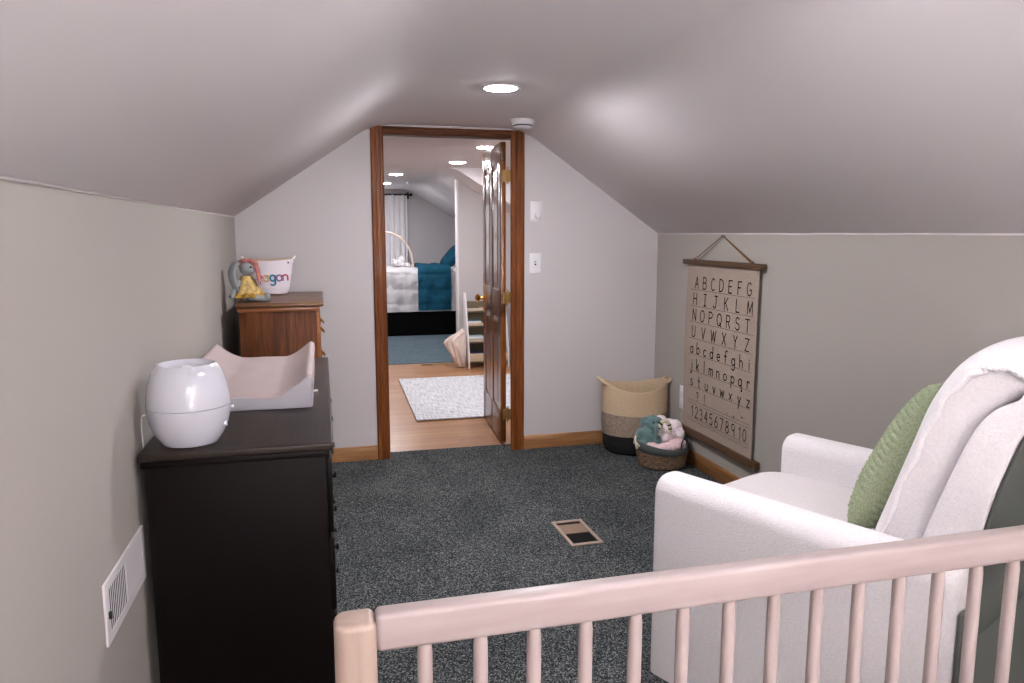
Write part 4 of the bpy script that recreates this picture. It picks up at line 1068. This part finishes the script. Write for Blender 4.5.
# ------------------------------------------------------------------ landing: rug, bookshelf, bag
bm = NB()
def frug(i, j): return (0.672 + .028 * j + (1.30) * i, 5.650 + 1.69 * j, .004 + .0015 * noise.noise((i * 6, j * 8, 0)))
fs = grid(bm, 40, 40, frug); solid(bm, fs, .007)
O('area_rug', bm, 'rug', smooth=60, label='pale distressed rug on the oak floor beyond the doorway', cat='rug')

BS = T('bookshelf', 'small white tiered bookshelf behind the open door', 'bookshelf', (1.492, 7.80, -.004))
SWD, SD = .45, .30
for x in (0, SWD - .016):
    bm = NB(); prism(bm, [(0, 0), (.03, 0), (.03, .05), (SD - .03, .05), (SD - .03, 0), (SD, 0), (SD, .80), (SD - .10, .80), (0, .17)], 'x', x, x + .016, bev=.002); O('side_panel', bm, 'white_paint', BS)
tiers = [(.060, .012), (.260, .10), (.43, .15), (.585, .20)]
bsw = plain('birch_board', (206, 186, 160), .5)
for z, y in tiers:
    bm = NB(); box(bm, (.016, y, z), (SWD - .016, SD - .002, z + .014), .001); O('shelf_board', bm, bsw, BS)
    hl = .10 if z < .1 else .045
    bm = NB(); box(bm, (.016, y, z), (SWD - .016, y + .012, z + hl), .002); O('front_lip', bm, bsw, BS)
bm = NB(); box(bm, (.016, SD - .012, .05), (SWD - .016, SD - .002, .70), .001); O('back_board', bm, plain('shelf_back_olive', (112, 98, 76), .7), BS)
bx, by = 1.492, 7.80
bk = [(.024, .200, .120, .300, .045, (236, 238, 238), 'white board book lying on the third tier of the bookshelf'), (.15, .10, .02, .0, 0, 0, '')]
def book(x, y, z, w, d, h, c, label, grp):
    t = T('book', label, 'book', (x, y, z), 0, grp)
    bm = NB(); box(bm, (0, 0, 0), (w, d, .003)); box(bm, (0, 0, h - .003), (w, d, h)); box(bm, (0, d - .003, 0), (w, d, h)); O('cover', bm, plain('book_%d_%d_%d' % c, c, .4), t)
    bm = NB(); box(bm, (.002, .002, .003), (w - .002, d - .004, h - .003)); O('pages', bm, 'white_paint', t)
zt = [z + .014 - .004 for z, _ in tiers]
book(bx + .022, by + .163, zt[2], .17, .115, .028, (228, 232, 234), 'white book at the bottom of the pile on the second tier from the top', 'books on the small bookshelf')
book(bx + .026, by + .165, zt[2] + .028, .15, .11, .026, (60, 120, 146), 'blue book topmost in the pile on the second tier from the top', 'books on the small bookshelf')
book(bx + .022, by + .115, zt[1], .20, .14, .034, (120, 186, 206), 'sky blue book at the bottom of the lower pile on the bookshelf', 'books on the small bookshelf')
book(bx + .028, by + .117, zt[1] + .034, .16, .13, .026, (182, 214, 222), 'pale aqua book on top of the lower pile on the bookshelf', 'books on the small bookshelf')
book(bx + .022, by + .214, zt[3], .12, .07, .03, (44, 60, 84), 'navy book on the top tier of the bookshelf', 'books on the small bookshelf')
book(bx + .16, by + .214, zt[3], .12, .07, .038, (190, 130, 120), 'coral book on the top tier beside the navy book', 'books on the small bookshelf')
book(bx + .022, by + .03, zt[0] + .088 - .02, .30, .2, .014, (50, 66, 96), 'dark blue flat book in the bottom bin of the bookshelf', 'books on the small bookshelf')

bm = NB()
def fbag(i, j):
    a = 2 * PI * i; k = j; z = .40 * k
    pts_ = [(0, 1.395), (.15, 1.36), (.45, 1.30), (.70, 1.255), (.78, 1.275), (.90, 1.37), (1, 1.44)]
    for (k0, x0), (k1, x1) in zip(pts_, pts_[1:]):
        if k <= k1: xl = x0 + (x1 - x0) * (k - k0) / (k1 - k0); break
    cx_, hw_ = (xl + 1.478) / 2, (1.478 - xl) / 2
    fold = 1 + .10 * math.sin(a * 5 + k * 5) + .07 * math.sin(a * 11 - k * 4)
    dep = .045 + .055 * math.sin(PI * min(1, k * 1.1)) ** .7
    return (min(1.484, cx_ + hw_ * fold * math.cos(a)), 7.92 + dep * fold * math.sin(a), z + .02 * math.sin(a * 3 + k * 3) * k)
grid(bm, 90, 30, fbag, close_u=True); bmesh.ops.holes_fill(bm, edges=[e for e in bm.edges if e.is_boundary], sides=0)
bmesh.ops.recalc_face_normals(bm, faces=bm.faces[:])
O('canvas_bag', bm, plain('beige_canvas', (226, 208, 198), .9, bump=(14, .5, .03)), smooth=80, label='crumpled beige canvas bag on the floor left of the bookshelf', cat='bag')

# ------------------------------------------------------------------ bedroom: bed, blanket, pillow, hoop, curtain
BX0, BX1, BY0, BY1, BZ = 0.10, 2.02, 10.5, 11.56, .955
BD = T('bed', 'bed with white quilt and black skirt against the far wall', 'bed', (1.06, 11.03, .004))
ox, oy, oz = 1.06, 11.03, .004
bm = NB(); box(bm, (BX0 - ox, BY0 + .03 - oy, 0), (BX1 - ox, BY1 - oy, .42), .01); O('bed_skirt', bm, 'blackcloth', BD)
bm = NB(); box(bm, (BX0 + .01 - ox, BY0 + .02 - oy, .42), (BX1 - .01 - ox, BY1 - .01 - oy, .92), .05, 4); O('mattress', bm, 'white_paint', BD)
bm = NB()
def quilt(x0, x1, off, zbot, seed):
    def f(i, j):
        x = x0 + (x1 - x0) * i
        L_ = 1.0 + (BZ - zbot); s = j * L_
        w = .020 * noise.noise((x * 7, s * 6, seed)) + .008 * math.sin(x * 28 + 3 * noise.noise((x * 3, s * 2, seed)))
        row = .022 * (1 - abs(math.sin(PI * s / .21)) ** .3)
        if s < 1.0:
            y = BY1 - .03 - s * 1.0; z = BZ - .012 + off + w * .6 - row + .016 * (1 - (2 * s - 1) ** 2)
            if s > .95: z -= .03 * ((s - .95) / .05) ** 2
            return (x, y - (off if s > .5 else 0), z)
        d = s - 1.0
        return (x + .01 * noise.noise((x * 4, d * 3, seed + 4)), BY0 + .018 - off - .014 * math.sin(min(1, d / .12) * PI / 2) - w + row * .7 - .012 * d, BZ - .042 - d * .98)
    return f
fs = grid(bm, 120, 90, lambda i, j: Vector(quilt(BX0 - .02, 1.90, 0, .375, 1)(i, j)) - Vector((ox, oy, oz))); solid(bm, fs, .012); O('quilt', bm, 'quilt', BD, smooth=80)
bm = NB(); box(bm, (1.985 - ox, BY0 + .06 - oy, 0), (2.03 - ox, BY1 - oy, 1.22), .01); 
for yy in (BY0 + .05, 11.28): box(bm, (1.975 - ox, yy - oy, 0), (2.035 - ox, yy + .06 - oy, 1.25 if yy > 11 else .6), .006)
O('headboard', bm, 'white_paint', BD)
bm = NB()
fs = grid(bm, 60, 90, lambda i, j: quilt(1.300, 1.765, .034, .395, 9)(i, j)); solid(bm, fs, .012)
O('blanket', bm, 'blue', smooth=80, label='teal blue blanket folded over the side of the far bed', cat='blanket')
bm = NB(); pil(bm, 0, 0, 0, .24, .25, .075, sq=2.8)
for v in bm.verts: v.co.z += .012 * noise.noise(v.co * 9)
xf(bm, bm.verts[:], Matrix.Translation((1.86, 11.06, 1.065)) @ Matrix.Rotation(R(-52), 4, 'Y'))
O('blue_pillow', bm, 'blue', smooth=180, label='teal blue pillow propped at the head of the far bed', cat='pillow')
PG = T('play_gym', 'pale wooden arch of a baby play gym standing on the far bed', 'baby gym', (.86, 10.92, .955))
bm = NB()
tube(bm, [(.425 * math.cos(t), -.02, .50 * math.sin(t) ** .9 if math.sin(t) > 0 else 0) for t in [i * PI / 36 for i in range(37)]], .016, 10); O('arch', bm, plain('pale_beech', (226, 206, 190), .5), PG, smooth=80)
bm = NB(); tube(bm, [(-.425, -.02, .012), (-.425, .30, .012)], .014, 10); tube(bm, [(.425, -.02, .012), (.425, .30, .012)], .014, 10); O('foot_bar', bm, plain('pale_beech_foot', (226, 206, 190), .5), PG, smooth=80)
blob('plush_pile', [((1.10, 10.86, 1.0), (.09, .07, .05)), ((1.02, 10.84, 1.01), (.06, .06, .055)), ((1.12, 10.88, 1.05), (.06, .05, .05)), ((1.18, 10.86, .99), (.06, .05, .035)), ((1.13, 10.88, 1.10), (.022, .022, .035))], plain('white_grey_plush', (214, 208, 210), .95, bump=(20, .6, .02), var=.2), 'white and grey plush toy lying under the wooden arch on the far bed', 'plush toy', vox=.01, dscale=.05, dstr=.04)
CT = T('curtain', 'white pleated curtain on a dark rod at the far window', 'curtain', (1.14, YF - .09, 0))
bm = NB()
def fcur(i, j):
    x = -.20 + .35 * i * (1 - .0 * j); a = i * PI * 9
    return (x + .012 * math.sin(j * 3 + i * 8) * j, .024 * math.sin(a) * (.6 + .4 * j) + .01 * math.sin(a * .5 + j * 2), 2.005 - 1.35 * j)
solid(bm, grid(bm, 120, 24, fcur), .003); O('curtain_panel', bm, 'curtain', CT, smooth=80)
bm = NB(); tube(bm, [(-1.0, .0, 2.01), (.20, 0, 2.01)], .014, 12); ball(bm, (.21, 0, 2.01), .026, 2); box(bm, (.155, 0, 1.99), (.175, .09, 2.02), .003); box(bm, (.15, .08, 1.95), (.19, .09, 2.05), .003); O('curtain_rod', bm, 'black', CT)

# ------------------------------------------------------------------ daylight
w = bpy.data.worlds.new('World'); S.world = w; w.use_nodes = True
bg = w.node_tree.nodes['Background']; bg.inputs['Color'].default_value = (0.90, 0.92, 1.0, 1); bg.inputs['Strength'].default_value = 1.0
def portal(x0, x1, z0, z1, y, rx):
    l = bpy.data.lights.new('window_daylight', 'AREA'); l.shape = 'RECTANGLE'; l.size = x1 - x0; l.size_y = z1 - z0; l.cycles.is_portal = True
    o = bpy.data.objects.new('window_daylight', l); COL.objects.link(o); o.location = ((x0 + x1) / 2, y, (z0 + z1) / 2); o.rotation_euler = (rx, 0, 0)
portal(WX0, WX1, WZ0, WZ1, YB - .125, R(90))        # shines towards +y
portal(FX0, FX1, FZ0, FZ1, YF + .105, R(-90))

# ------------------------------------------------------------------ camera
cam = bpy.data.cameras.new('camera'); co = bpy.data.objects.new('camera', cam); COL.objects.link(co); S.camera = co
F, YAW, PITCH, ROLL, H = 751.3143, 0.2475, -0.1432, 0.0004, 1.4359
cam.sensor_width = 36.0; cam.sensor_fit = 'HORIZONTAL'; cam.lens = F * 36.0 / 1024.0; cam.clip_start = 0.02
co.location = (0, 0, H); co.rotation_mode = 'XYZ'
co.matrix_world = Matrix.Translation((0, 0, H)) @ Matrix.Rotation(-YAW, 4, 'Z') @ Matrix.Rotation(PI / 2 + PITCH, 4, 'X') @ Matrix.Rotation(ROLL, 4, 'Z')
cam.dof.use_dof = False
S.view_settings.view_transform = 'Standard'; S.view_settings.look = 'None'; S.view_settings.gamma = 1.0; S.view_settings.use_curve_mapping = False
S.view_settings.exposure = 1.33
